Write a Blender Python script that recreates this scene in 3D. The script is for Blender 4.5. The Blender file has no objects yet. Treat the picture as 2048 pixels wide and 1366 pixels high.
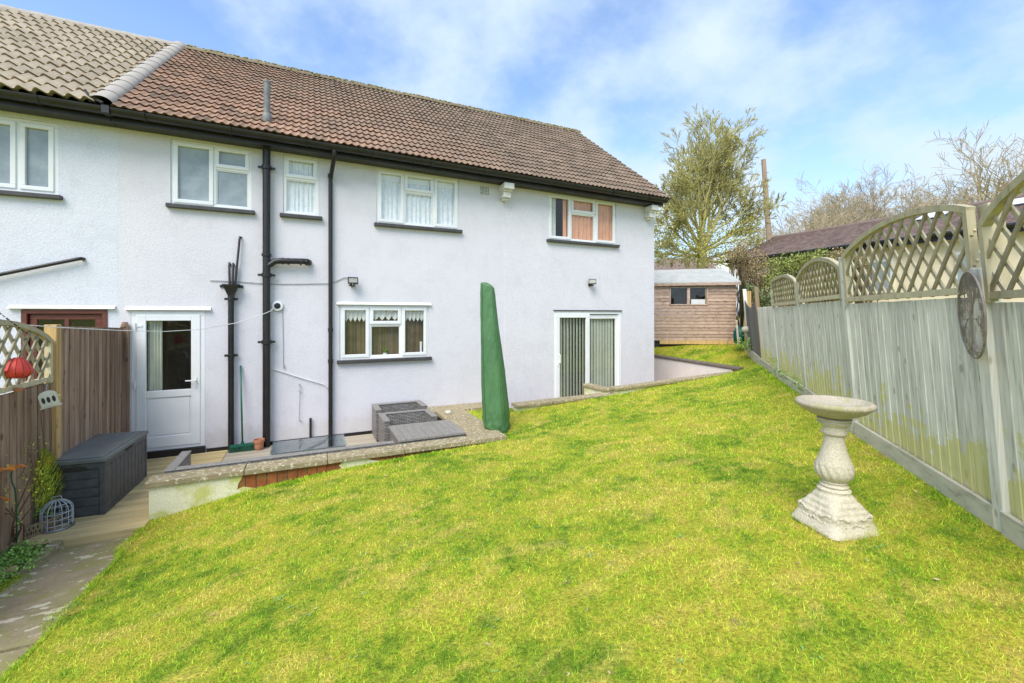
import bpy, math, random
import numpy as np
from mathutils import Vector, Matrix, noise as mnoise
R = math.radians
random.seed(7)
rng = np.random.default_rng(7)
S = bpy.context.scene
C = S.collection

# ---------------------------------------------------------------- survey: the eye is at the origin, X runs along the
# house front, Y into the house, Z up.  at() turns a measured bearing into a point on the wall plane Y.
FL, CX, HZ, sn, cs = 860.0, 1024.0, 630.0, .4258, .9048
D = 8.05
def at(x, y, Y=D):
    u = (x-CX)/FL; t = Y/(cs-u*sn)
    return Vector((t*(sn+u*cs), Y, (HZ-y)/FL*t))
def az(x, y, z):
    u = (x-CX)/FL; t = z*FL/(HZ-y)
    return Vector((t*(sn+u*cs), t*(cs-u*sn), z))
def fx(x, Y=D): return at(x, 0, Y).x
def dep(x, y, t):
    u = (x-CX)/FL
    return Vector((t*(sn+u*cs), t*(cs-u*sn), (HZ-y)/FL*t))

# ---------------------------------------------------------------- mesh builder
class MB:
    def __init__(s): s.v = []; s.f = []; s.c = []
    def add(s, vs, fs, col=(.5, 0, 0)):
        n = len(s.v); s.v += [tuple(p) for p in vs]
        for f in fs: s.f.append([i+n for i in f]); s.c.append(col)
        return s
    def box(s, x0, x1, y0, y1, z0, z1, col=(.5, 0, 0)):
        vs = [(x, y, z) for z in (z0, z1) for y in (y0, y1) for x in (x0, x1)]
        return s.add(vs, [(0,2,3,1),(4,5,7,6),(0,1,5,4),(2,6,7,3),(0,4,6,2),(1,3,7,5)], col)
    def hexa(s, p, col=(.5, 0, 0)):      # 8 points: bottom ring 0-3, top ring 4-7
        return s.add(p, [(3,2,1,0),(4,5,6,7),(0,1,5,4),(1,2,6,5),(2,3,7,6),(3,0,4,7)], col)
    def beam(s, a, b, w, h, up=(0, 0, 1), col=(.5, 0, 0)):
        a = Vector(a); b = Vector(b); d = (b-a).normalized(); up = Vector(up)
        sd = d.cross(up).normalized(); u2 = sd.cross(d).normalized()
        q = [(-1,-1),(1,-1),(1,1),(-1,1)]
        return s.hexa([p+sd*i*w/2+u2*j*h/2 for p in (a, b) for i, j in q], col)
    def tube(s, pts, r, n=8, col=(.5, 0, 0), caps=True):
        pts = [Vector(p) for p in pts]; m = len(pts)
        rs = r if isinstance(r, (list, tuple)) else [r]*m
        vs = []; ref = None
        for i, p in enumerate(pts):
            d = (pts[min(i+1, m-1)]-pts[max(i-1, 0)])
            d = d.normalized() if d.length > 1e-9 else Vector((0, 0, 1))
            if ref is None: ref = Vector((1, 0, 0)) if abs(d.x) < .8 else Vector((0, 1, 0))
            a = (ref-d*ref.dot(d)).normalized(); b = d.cross(a); ref = a
            for k in range(n):
                an = 2*math.pi*k/n
                vs.append(p+(a*math.cos(an)+b*math.sin(an))*rs[i])
        fs = [(i*n+k, i*n+(k+1)%n, (i+1)*n+(k+1)%n, (i+1)*n+k) for i in range(m-1) for k in range(n)]
        if caps: fs += [tuple(range(n))[::-1], tuple((m-1)*n+k for k in range(n))]
        return s.add(vs, fs, col)
    def poly(s, pts, ext, col=(.5, 0, 0)):
        pts = [Vector(p) for p in pts]; e = Vector(ext); n = len(pts)
        vs = pts+[p+e for p in pts]
        fs = [tuple(range(n))[::-1], tuple(range(n, 2*n))]+[(i, (i+1)%n, n+(i+1)%n, n+i) for i in range(n)]
        return s.add(vs, fs, col)
    def lathe(s, prof, c=(0, 0, 0), n=32, fn=None, col=(.5, 0, 0), caps=True):
        c = Vector(c); vs = []
        for r, z in prof:
            for k in range(n):
                th = 2*math.pi*k/n
                rr = fn(r, z, th) if fn else r
                vs.append(c+Vector((rr*math.cos(th), rr*math.sin(th), z)))
        m = len(prof)
        fs = [(i*n+k, i*n+(k+1)%n, (i+1)*n+(k+1)%n, (i+1)*n+k) for i in range(m-1) for k in range(n)]
        if caps: fs += [tuple(range(n))[::-1], tuple((m-1)*n+k for k in range(n))]
        return s.add(vs, fs, col)
    def build(s, name, mat, parent=None, smooth=False, bevel=0, seg=2, angle=None):
        me = bpy.data.meshes.new(name)
        off = wpos(parent) if parent else Vector((0, 0, 0))
        base = off
        me.from_pydata([(x-base.x, y-base.y, z-base.z) for x, y, z in s.v], [], s.f)
        at_ = me.attributes.new('col', 'FLOAT_COLOR', 'FACE')
        buf = np.ones((len(s.f), 4), dtype=np.float32); buf[:, :3] = np.array(s.c, dtype=np.float32)
        at_.data.foreach_set('color', buf.ravel())
        me.materials.append(mat); me.update()
        if smooth:
            me.shade_smooth()
            if angle:
                me.set_sharp_from_angle(angle=R(angle))
        o = bpy.data.objects.new(name, me); C.objects.link(o)
        if parent: o.parent = parent
        if bevel:
            b = o.modifiers.new('b', 'BEVEL'); b.width = bevel; b.segments = seg; b.limit_method = 'ANGLE'; b.angle_limit = R(40)
        return o
def wpos(o):
    p = Vector((0, 0, 0))
    while o: p += o.location; o = o.parent
    return p
def thing(name, label, cat, base=(0, 0, 0), group=None):
    o = bpy.data.objects.new(name, None); C.objects.link(o); o.location = base; o.empty_display_size = .1
    o['label'] = label; o['category'] = cat
    if group: o['group'] = group
    return o
def tag(o, label, cat, group=None):
    o['label'] = label; o['category'] = cat
    if group: o['group'] = group
    return o
def struct(o, kind='structure'):
    o['kind'] = kind; return o

# ---------------------------------------------------------------- materials
def newmat(name):
    m = bpy.data.materials.new(name); m.use_nodes = True
    nt = m.node_tree; b = nt.nodes['Principled BSDF']
    return m, nt, b
def N(nt, t, **k):
    n = nt.nodes.new(t)
    for a, v in k.items():
        if a in n.inputs.keys() if isinstance(a, str) else False: n.inputs[a].default_value = v
        else: setattr(n, a, v)
    return n
def rgb(c): return (c[0], c[1], c[2], 1)
def coords(nt, scale=(1, 1, 1)):
    tc = nt.nodes.new('ShaderNodeTexCoord'); mp = nt.nodes.new('ShaderNodeMapping')
    mp.inputs['Scale'].default_value = scale
    nt.links.new(tc.outputs['Object'], mp.inputs['Vector'])
    return mp.outputs['Vector']
def noi(nt, vec, scale, detail=4, rough=.6):
    n = nt.nodes.new('ShaderNodeTexNoise'); n.inputs['Scale'].default_value = scale
    n.inputs['Detail'].default_value = detail; n.inputs['Roughness'].default_value = rough
    nt.links.new(vec, n.inputs['Vector']); return n.outputs['Fac']
def ramp(nt, fac, stops):
    r = nt.nodes.new('ShaderNodeValToRGB'); e = r.color_ramp.elements
    while len(e) < len(stops): e.new(.5)
    for i, (p, c) in enumerate(stops):
        e[i].position = p; e[i].color = rgb(c) if hasattr(c, '__len__') else (c, c, c, 1)
    nt.links.new(fac, r.inputs['Fac']); return r.outputs['Color']
def mix(nt, fac, a, b, mode='MIX'):
    m = nt.nodes.new('ShaderNodeMix'); m.data_type = 'RGBA'; m.blend_type = mode
    if hasattr(fac, 'links') or hasattr(fac, 'is_linked'): nt.links.new(fac, m.inputs[0])
    else: m.inputs[0].default_value = fac
    for s_, v in ((m.inputs[6], a), (m.inputs[7], b)):
        if hasattr(v, 'is_linked'): nt.links.new(v, s_)
        else: s_.default_value = rgb(v)
    return m.outputs[2]
def math_(nt, op, a, b=0.0):
    m = nt.nodes.new('ShaderNodeMath'); m.operation = op
    for s_, v in ((m.inputs[0], a), (m.inputs[1], b)):
        if hasattr(v, 'is_linked'): nt.links.new(v, s_)
        else: s_.default_value = v
    return m.outputs[0]
def attr(nt, comp=None):
    a = nt.nodes.new('ShaderNodeAttribute'); a.attribute_name = 'col'
    sp = nt.nodes.new('ShaderNodeSeparateColor'); nt.links.new(a.outputs['Color'], sp.inputs[0])
    return sp.outputs
def bump(nt, b, h, strength=.3, dist=.01):
    bp = nt.nodes.new('ShaderNodeBump'); bp.inputs['Strength'].default_value = strength; bp.inputs['Distance'].default_value = dist
    nt.links.new(h, bp.inputs['Height']); nt.links.new(bp.outputs[0], b.inputs['Normal'])
def simple(name, c1, c2=None, scale=8, rough=.6, stretch=(1, 1, 1), bscale=0, bstr=.3, bdist=.01, lo=.35, hi=.65, metal=0, rnd=0, spec=.5):
    m, nt, b = newmat(name); v = coords(nt, stretch)
    c2 = c2 or tuple(x*.85 for x in c1)
    col = ramp(nt, noi(nt, v, scale), [(lo, c1), (hi, c2)])
    if rnd:
        a = attr(nt)[0]
        k = ramp(nt, a, [(0, 1-rnd), (1, 1+rnd)])
        col = mix(nt, 1.0, col, k, 'MULTIPLY')
    nt.links.new(col, b.inputs['Base Color'])
    b.inputs['Roughness'].default_value = rough; b.inputs['Metallic'].default_value = metal
    b.inputs['Specular IOR Level'].default_value = spec
    if bscale: bump(nt, b, noi(nt, v, bscale, 3), bstr, bdist)
    return m
M = {}
def render_mat(name, base, dark):
    m, nt, b = newmat(name); v = coords(nt)
    big = ramp(nt, noi(nt, v, .9, 3), [(.3, base), (.75, dark)])
    sp = ramp(nt, noi(nt, v, 55, 3), [(.35, .88), (.6, 1.0)])
    col = mix(nt, 1.0, big, sp, 'MULTIPLY')
    # faint rain streaks
    vs = coords(nt, (9, 9, .35)); st = ramp(nt, noi(nt, vs, 1.3, 4), [(.55, 1.0), (.8, .965)])
    col = mix(nt, 1.0, col, st, 'MULTIPLY')
    pt = ramp(nt, noi(nt, v, 2.6, 5, .6), [(.5, 1.0), (.62, .955), (.66, 1.0)]); col = mix(nt, 1.0, col, pt, 'MULTIPLY')
    tc2 = nt.nodes.new('ShaderNodeTexCoord'); sz = nt.nodes.new('ShaderNodeSeparateXYZ'); nt.links.new(tc2.outputs['Object'], sz.inputs[0])
    gl = ramp(nt, math_(nt, 'ADD', sz.outputs[2], math_(nt, 'MULTIPLY', noi(nt, coords(nt, (6, 6, 3)), 1.0, 4), -.5)), [(-.0, 1.0), (.12, 0.0)])
    col = mix(nt, math_(nt, 'MULTIPLY', gl, .22), col, (.42, .40, .30))
    nt.links.new(col, b.inputs['Base Color']); b.inputs['Roughness'].default_value = .92
    h = math_(nt, 'ADD', noi(nt, v, 38, 4, .7), math_(nt, 'MULTIPLY', noi(nt, v, 9, 2), .6))
    bump(nt, b, h, .5, .012)
    return m
M['render'] = render_mat('pebbled_render', (.735, .71, .74), (.69, .66, .69))
M['render_blue'] = render_mat('pebbled_render_bluish', (.72, .725, .785), (.685, .69, .75))
M['upvc'] = simple('white_plastic', (.83, .83, .82), (.78, .78, .76), 3, .3)
M['whitepaint'] = simple('white_paint', (.78, .77, .74), (.66, .64, .58), 6, .6, bscale=40)
M['black'] = simple('black_gloss_paint', (.010, .0095, .009), (.02, .018, .017), 5, .42, bscale=30, bstr=.15)
M['sill'] = simple('dark_grey_sill_paint', (.045, .043, .042), (.07, .067, .065), 9, .5, bscale=40)
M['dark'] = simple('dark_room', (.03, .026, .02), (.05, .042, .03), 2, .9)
M['lead'] = simple('weathered_lead', (.13, .135, .145), (.22, .22, .20), 9, .6, bscale=30)
M['frost'] = simple('obscured_glass', (.27, .31, .33), (.36, .40, .42), 5, .18, bscale=70, bstr=.08)
M['net'] = simple('net_curtain', (.88, .89, .90), (.76, .78, .80), 14, .8)
M['orange'] = simple('orange_curtain', (.82, .44, .27), (.70, .34, .20), 5, .8)
M['lace'] = simple('lace', (.82, .82, .78), (.55, .55, .50), 45, .8)
M['blind'] = simple('vertical_blind_fabric', (.66, .68, .55), (.58, .61, .49), 6, .7)
M['fencereflection'] = simple('brown_fence_reflection', (.13, .10, .055), (.18, .14, .08), 8, .8, rnd=.35)  # brown of the fence reflection, painted for the kitchen window
M['redbrown'] = simple('red_brown_stained_wood', (.17, .045, .025), (.11, .03, .018), 6, .45, stretch=(1, 1, 6), bscale=20)
def glassmat(name, tint, refl):
    m = bpy.data.materials.new(name); m.use_nodes = True; nt = m.node_tree
    nt.nodes.remove(nt.nodes['Principled BSDF']); o = nt.nodes['Material Output']
    t = nt.nodes.new('ShaderNodeBsdfTransparent'); t.inputs[0].default_value = rgb(tint)
    g = nt.nodes.new('ShaderNodeBsdfGlossy'); g.inputs['Roughness'].default_value = .02
    f = nt.nodes.new('ShaderNodeLayerWeight'); f.inputs[0].default_value = .5
    k = math_(nt, 'ADD', math_(nt, 'MULTIPLY', math_(nt, 'POWER', f.outputs['Facing'], 4.0), .5), refl)
    x = nt.nodes.new('ShaderNodeMixShader'); nt.links.new(k, x.inputs[0])
    nt.links.new(t.outputs[0], x.inputs[1]); nt.links.new(g.outputs[0], x.inputs[2]); nt.links.new(x.outputs[0], o.inputs[0])
    return m
M['glass'] = glassmat('window_glass', (.985, .99, .985), .04)
M['tableglass'] = glassmat('table_glass', (.75, .85, .86), .30)

def tilemat(name, a, b_, c_, moss, grad=None):
    m, nt, b = newmat(name); v = coords(nt)
    A = attr(nt)
    base = ramp(nt, A[0], [(0, a), (.5, b_), (1, c_)])
    if grad:
        base2 = ramp(nt, A[0], [(0, grad[0]), (1, grad[1])])
        base = mix(nt, A[1], base, base2)
    n1 = ramp(nt, noi(nt, v, 3, 5), [(.35, .8), (.7, 1.1)])
    base = mix(nt, 1.0, base, n1, 'MULTIPLY')
    sp = ramp(nt, noi(nt, v, 24, 5, .7), [(.58, 0.0), (.72, 1.0)])
    base = mix(nt, math_(nt, 'MULTIPLY', sp, .55), base, moss)
    # crumbs of moss along the lower edges
    nt.links.new(base, b.inputs['Base Color']); b.inputs['Roughness'].default_value = .9
    bump(nt, b, noi(nt, v, 60, 4), .5, .01)
    return m
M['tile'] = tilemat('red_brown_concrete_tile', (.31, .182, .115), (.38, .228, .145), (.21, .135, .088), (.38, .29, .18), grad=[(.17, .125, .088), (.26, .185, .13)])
M['pantile'] = tilemat('sandy_grey_concrete_tile', (.47, .38, .26), (.52, .425, .30), (.42, .34, .235), (.36, .295, .19))
M['ridge'] = tilemat('mossy_ridge_tile', (.22, .17, .11), (.26, .21, .13), (.20, .15, .10), (.30, .28, .11))
M['halfround'] = simple('pale_half_round_tile', (.43, .385, .325), (.36, .32, .27), 9, .85, bscale=50)
M['mortar'] = simple('mortar', (.25, .23, .2), (.14, .13, .11), 20, .9)

def woodmat(name, a, b_, dark, grain=14, lichen=None, gz=.5, rough=.85, knots=True, axis='z', rnd=.2, top=None):
    m, nt, b = newmat(name)
    st = (grain, grain, gz) if axis == 'z' else ((gz, grain, grain) if axis == 'x' else (grain, gz, grain))
    v = coords(nt, st); A = attr(nt)
    w = nt.nodes.new('ShaderNodeVectorMath'); w.operation = 'ADD'; nt.links.new(v, w.inputs[0])
    cmb = nt.nodes.new('ShaderNodeCombineXYZ'); nt.links.new(math_(nt, 'MULTIPLY', A[0], 37.0), cmb.inputs[0]); nt.links.new(cmb.outputs[0], w.inputs[1])
    g = noi(nt, w.outputs[0], 1.6, 6, .65)
    col = ramp(nt, g, [(.3, a), (.55, b_), (.78, dark)])
    k = ramp(nt, A[0], [(0, 1-rnd), (1, 1+rnd)]); col = mix(nt, 1.0, col, k, 'MULTIPLY')
    v1 = coords(nt)
    if knots:
        kn = nt.nodes.new('ShaderNodeTexVoronoi'); kn.inputs['Scale'].default_value = 1.0
        vv = coords(nt, (9, 9, 4.2) if axis == 'z' else (4.2, 9, 9)); nt.links.new(vv, kn.inputs['Vector'])
        kk = ramp(nt, kn.outputs['Distance'], [(.10, 1.0), (.17, 0.0)])
        col = mix(nt, math_(nt, 'MULTIPLY', kk, .6), col, dark)
    if lichen:
        edge = math_(nt, 'ADD', math_(nt, 'MULTIPLY', A[1], -1.0), 1.0)     # 1 at the bottom of the board
        n2 = noi(nt, coords(nt, (4.5, 4.5, 2.6)), 1.0, 6, .75)
        mk = ramp(nt, math_(nt, 'ADD', math_(nt, 'MULTIPLY', edge, .62), n2), [(.99, 0.0), (1.13, 1.0)])
        mk2 = ramp(nt, noi(nt, coords(nt, (2.3, 2.3, .8)), 1.0, 4), [(.68, 0.0), (.78, .4)])
        mk = math_(nt, 'MAXIMUM', mk, mk2)
        col = mix(nt, math_(nt, 'MULTIPLY', mk, .6), col, lichen)
    nt.links.new(col, b.inputs['Base Color']); b.inputs['Roughness'].default_value = rough
    b.inputs['Specular IOR Level'].default_value = .25
    bump(nt, b, g, .5, .006)
    return m
M['fence'] = woodmat('weathered_grey_boards', (.82, .79, .70), (.64, .61, .53), (.24, .22, .17), 24, (.62, .57, .10), rnd=.12)
M['trellis'] = woodmat('pale_trellis_wood', (.58, .51, .34), (.48, .42, .27), (.27, .22, .14), 10, (.36, .33, .07), knots=False, gz=2)
M['trellisdark'] = woodmat('brownish_trellis_slats', (.42, .36, .24), (.33, .28, .185), (.18, .14, .09), 10, (.42, .38, .07), knots=False, gz=2)
M['graveltimber'] = woodmat('grey_gravel_board', (.66, .61, .48), (.54, .50, .39), (.15, .14, .1), 3, knots=False, gz=9, rnd=.1)
M['brownfence'] = woodmat('brown_weathered_boards', (.47, .33, .235), (.27, .175, .12), (.08, .045, .03), 5.5)
M['greenfence'] = woodmat('green_stained_boards', (.16, .16, .06), (.11, .115, .04), (.05, .05, .02), 9)
M['yellowpost'] = woodmat('yellow_pine_post', (.66, .45, .20), (.54, .35, .15), (.2, .12, .05), 14, knots=True)
M['shed'] = woodmat('pinkish_shiplap', (.55, .40, .30), (.44, .31, .23), (.18, .105, .07), 9, axis='x', rnd=.2)
M['deck'] = woodmat('worn_deck_boards', (.72, .56, .28), (.58, .44, .21), (.30, .21, .10), 12, axis='x', rnd=.2, knots=False)
M['felt'] = simple('roofing_felt', (.46, .46, .42), (.37, .37, .34), 4, .9, bscale=60)

def concrete(name, a, b_, spot, moss, spots=.62, sscale=16, mossiness=.6, spo=.8):
    m, nt, b = newmat(name); v = coords(nt)
    col = ramp(nt, noi(nt, v, 5, 6, .7), [(.3, a), (.7, b_)])
    g = ramp(nt, noi(nt, v, 90, 3), [(.3, .78), (.7, 1.15)]); col = mix(nt, 1.0, col, g, 'MULTIPLY')
    mo = ramp(nt, noi(nt, v, 2.4, 5, .7), [(mossiness, 0.0), (mossiness+.1, .7)]); col = mix(nt, mo, col, moss)
    sp = ramp(nt, noi(nt, coords(nt, (1, 1.5, 1)), sscale, 4, .55), [(spots, 0.0), (spots+.03, 1.0)]); col = mix(nt, math_(nt, 'MULTIPLY', sp, spo), col, spot)
    nt.links.new(col, b.inputs['Base Color']); b.inputs['Roughness'].default_value = .93
    bump(nt, b, noi(nt, v, 70, 5, .7), .6, .012)
    return m
M['coping'] = concrete('lichened_concrete', (.39, .315, .18), (.25, .20, .115), (.70, .64, .47), (.36, .33, .08), .575, 24)
M['path'] = concrete('lichened_path_concrete', (.42, .33, .20), (.26, .20, .115), (.78, .70, .52), (.24, .24, .06), .59, 7.5, .46, spo=.6)
M['whitewall'] = concrete('algae_stained_white_render', (.86, .81, .60), (.76, .72, .48), (.85, .82, .68), (.52, .52, .07), .75, 12, .49)
M['pinkwall'] = simple('pale_pink_paint', (.86, .755, .69), (.80, .70, .63), 3, .8, bscale=40)
M['slab'] = simple('patio_paving', (.36, .32, .25), (.27, .24, .19), 4, .9, bscale=50)
M['stone'] = concrete('cast_stone', (.66, .59, .45), (.53, .47, .35), (.72, .66, .52), (.46, .42, .20), .68, 20, .56)
M['stonebowl'] = concrete('cast_stone_bowl', (.54, .48, .36), (.42, .36, .27), (.64, .58, .44), (.34, .33, .10), .66, 18, .5)
M['soil'] = simple('bed_soil', (.07, .055, .035), (.12, .10, .05), 14, .95, bscale=30)

def brickmat(name, a, b_, mortar, scale=1.0, bw=.225, rh=.075, rot=False):
    m, nt, b = newmat(name)
    tc = nt.nodes.new('ShaderNodeTexCoord'); sp = nt.nodes.new('ShaderNodeSeparateXYZ'); nt.links.new(tc.outputs['Object'], sp.inputs[0])
    cb = nt.nodes.new('ShaderNodeCombineXYZ')
    nt.links.new(sp.outputs[0], cb.inputs[0]); nt.links.new(sp.outputs[2], cb.inputs[1])
    t = nt.nodes.new('ShaderNodeTexBrick'); nt.links.new(cb.outputs[0], t.inputs['Vector'])
    t.inputs['Scale'].default_value = scale; t.inputs['Brick Width'].default_value = bw; t.inputs['Row Height'].default_value = rh
    t.inputs['Mortar Size'].default_value = .007; t.inputs['Mortar Smooth'].default_value = .2
    t.inputs['Color1'].default_value = rgb(a); t.inputs['Color2'].default_value = rgb(b_); t.inputs['Mortar'].default_value = rgb(mortar)
    v = coords(nt)
    col = mix(nt, 1.0, t.outputs['Color'], ramp(nt, noi(nt, v, 14, 4), [(.3, .6), (.7, 1.15)]), 'MULTIPLY')
    mo = ramp(nt, noi(nt, v, 7, 4), [(.55, 0.0), (.68, .6)]); col = mix(nt, mo, col, (.16, .14, .04))
    nt.links.new(col, b.inputs['Base Color']); b.inputs['Roughness'].default_value = .9
    bump(nt, b, t.outputs['Fac'], -.5, .01)
    return m
M['brick'] = brickmat('exposed_orange_brick', (.42, .13, .03), (.30, .085, .025), (.10, .07, .04), bw=.105, rh=.225)
def weavemat():
    m, nt, b = newmat('grey_rattan_weave')
    tc = nt.nodes.new('ShaderNodeTexCoord'); sp = nt.nodes.new('ShaderNodeSeparateXYZ'); nt.links.new(tc.outputs['Object'], sp.inputs[0])
    cb = nt.nodes.new('ShaderNodeCombineXYZ')
    nt.links.new(math_(nt, 'ADD', sp.outputs[0], sp.outputs[1]), cb.inputs[0]); nt.links.new(math_(nt, 'ADD', sp.outputs[2], math_(nt, 'MULTIPLY', sp.outputs[1], .5)), cb.inputs[1])
    t = nt.nodes.new('ShaderNodeTexBrick'); nt.links.new(cb.outputs[0], t.inputs['Vector'])
    t.inputs['Scale'].default_value = 1; t.inputs['Brick Width'].default_value = .075; t.inputs['Row Height'].default_value = .024
    t.inputs['Mortar Size'].default_value = .004; t.inputs['Mortar Smooth'].default_value = .3
    t.inputs['Color1'].default_value = (.33, .31, .29, 1); t.inputs['Color2'].default_value = (.20, .18, .165, 1); t.inputs['Mortar'].default_value = (.035, .032, .03, 1)
    nt.links.new(t.outputs['Color'], b.inputs['Base Color']); b.inputs['Roughness'].default_value = .5
    bump(nt, b, t.outputs['Fac'], -.6, .006)
    return m
M['rattan'] = weavemat()
M['rattanedge'] = simple('rattan_edge', (.30, .275, .245), (.19, .175, .155), 40, .5, bscale=60)
M['boxplastic'] = simple('charcoal_plastic', (.062, .065, .067), (.10, .103, .104), 6, .55, stretch=(2, 2, 2), bscale=60, bstr=.25)
M['lidplastic'] = simple('grey_plastic_lid', (.18, .19, .18), (.14, .148, .14), 4, .6, bscale=50, bstr=.2)
M['umbrella'] = simple('green_canvas_cover', (.075, .185, .068), (.058, .15, .055), 2.2, .5, stretch=(1.6, 1.6, .7), bscale=3.2, bstr=.7, bdist=.05)
M['terracotta'] = simple('terracotta', (.52, .22, .11), (.42, .18, .09), 9, .8)
M['greenplastic'] = simple('green_plastic', (.01, .12, .075), (.008, .09, .055), 6, .4)
M['bristle'] = simple('dark_green_bristle', (.008, .07, .03), (.02, .12, .06), 60, .6)
M['metal'] = simple('galvanised_wire', (.35, .36, .37), (.22, .22, .23), 12, .4, metal=.6)
M['rust'] = simple('bronzed_metal', (.33, .28, .23), (.22, .18, .15), 18, .6, metal=.3)
M['red'] = simple('red_fabric_lantern', (.80, .07, .04), (.70, .05, .03), 4, .5)
M['orangepetal'] = simple('orange_enamel', (.75, .16, .03), (.8, .33, .03), 9, .4)
M['cream'] = simple('cream_ceramic', (.66, .62, .50), (.52, .49, .38), 9, .5)
M['leafy'] = simple('green_leaves', (.30, .48, .09), (.18, .34, .05), 12, .6, rnd=.45)
M['conifer'] = simple('conifer_foliage', (.40, .54, .07), (.62, .56, .06), 9, .7, rnd=.5)
M['hedgeleaf'] = simple('hedge_leaves', (.33, .35, .08), (.19, .24, .05), 1.2, .6, rnd=.55)
M['brownleaf'] = simple('brown_budding_twigs', (.44, .34, .18), (.33, .25, .13), 1.5, .8, rnd=.45)
M['treeleaf'] = simple('olive_spring_leaves', (.50, .45, .09), (.36, .34, .06), .8, .7, rnd=.5)
M['bark'] = simple('mossy_bark', (.33, .29, .13), (.24, .21, .10), 2.5, .9, bscale=18)
M['greentwig'] = simple('yellow_green_twigs', (.46, .42, .15), (.34, .31, .12), 1.5, .9)
M['greybark'] = simple('pale_bark', (.46, .37, .24), (.36, .28, .17), 2, .9, bscale=12)
M['ivy'] = simple('ivy_leaves', (.20, .25, .10), (.13, .17, .06), 2, .7, rnd=.4)
M['twig'] = simple('rose_stem', (.14, .09, .04), (.09, .05, .02), 12, .8)
M['pole'] = woodmat('telegraph_pole_wood', (.46, .34, .25), (.36, .26, .19), (.22, .15, .11), 7, knots=False)
M['farroof'] = simple('distant_brown_tile', (.19, .13, .11), (.23, .165, .14), 9, .9, stretch=(1, 1, 1), rnd=.25)
M['creamwall'] = simple('cream_painted_wall', (.80, .68, .48), (.72, .60, .42), 1.5, .85)
M['wire'] = simple('white_plastic_line', (.75, .75, .72), (.6, .6, .58), 9, .5)
M['greywire'] = simple('grey_cable', (.25, .25, .26), (.35, .35, .36), 9, .5)
M['lamp'] = simple('floodlight_lens', (.30, .31, .26), (.20, .21, .18), 20, .5)

def grassmat(name, blades=True):
    m, nt, b = newmat(name); v = coords(nt); A = attr(nt)
    p3 = noi(nt, v, 26, 4, .7); p1 = noi(nt, v, 1.1, 5, .62); p2 = noi(nt, v, 5.5, 5, .7)
    f = math_(nt, 'ADD', math_(nt, 'MULTIPLY', p1, .42), math_(nt, 'ADD', math_(nt, 'MULTIPLY', p2, .42), math_(nt, 'MULTIPLY', p3, .16)))
    if blades: f = math_(nt, 'ADD', f, math_(nt, 'MULTIPLY', math_(nt, 'SUBTRACT', A[0], .5), .13))
    col = ramp(nt, f, [(.38, (.17, .38, .025)), (.45, (.38, .62, .045)), (.50, (.60, .78, .065)), (.58, (.80, .83, .11)), (.66, (.90, .82, .27))])
    ps = ramp(nt, noi(nt, coords(nt, (1.6, 2.4, 1)), 1.5, 6, .7), [(.52, 0.0), (.64, .75)]); col = mix(nt, ps, col, (.93, .88, .20))
    if blades:
        straw = ramp(nt, A[1], [(.95, 0.0), (.96, .7)])
        col = mix(nt, straw, col, (.55, .47, .2))
        col = mix(nt, 1.0, col, ramp(nt, A[2], [(0, .55), (1, 1.3)]), 'MULTIPLY')
    else:
        col = mix(nt, 1.0, col, (.62, .50, .45), 'MULTIPLY')
        g = ramp(nt, noi(nt, v, 45, 3), [(.3, .55), (.7, 1.2)]); col = mix(nt, 1.0, col, g, 'MULTIPLY')
        bare = ramp(nt, noi(nt, v, 3.1, 3), [(.70, 0.0), (.76, .8)]); col = mix(nt, bare, col, (.25, .18, .09))
        bump(nt, b, noi(nt, v, 60, 3), .8, .03)
    nt.links.new(col, b.inputs['Base Color']); b.inputs['Roughness'].default_value = .7
    b.inputs['Specular IOR Level'].default_value = .2
    if blades:
        o = nt.nodes['Material Output']; t = nt.nodes.new('ShaderNodeBsdfTranslucent'); nt.links.new(col, t.inputs[0])
        x = nt.nodes.new('ShaderNodeMixShader'); x.inputs[0].default_value = .45
        nt.links.new(b.outputs[0], x.inputs[1]); nt.links.new(t.outputs[0], x.inputs[2]); nt.links.new(x.outputs[0], o.inputs[0])
    return m
M['turf'] = grassmat('lawn_turf', False); M['blade'] = grassmat('grass_blades', True)

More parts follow.
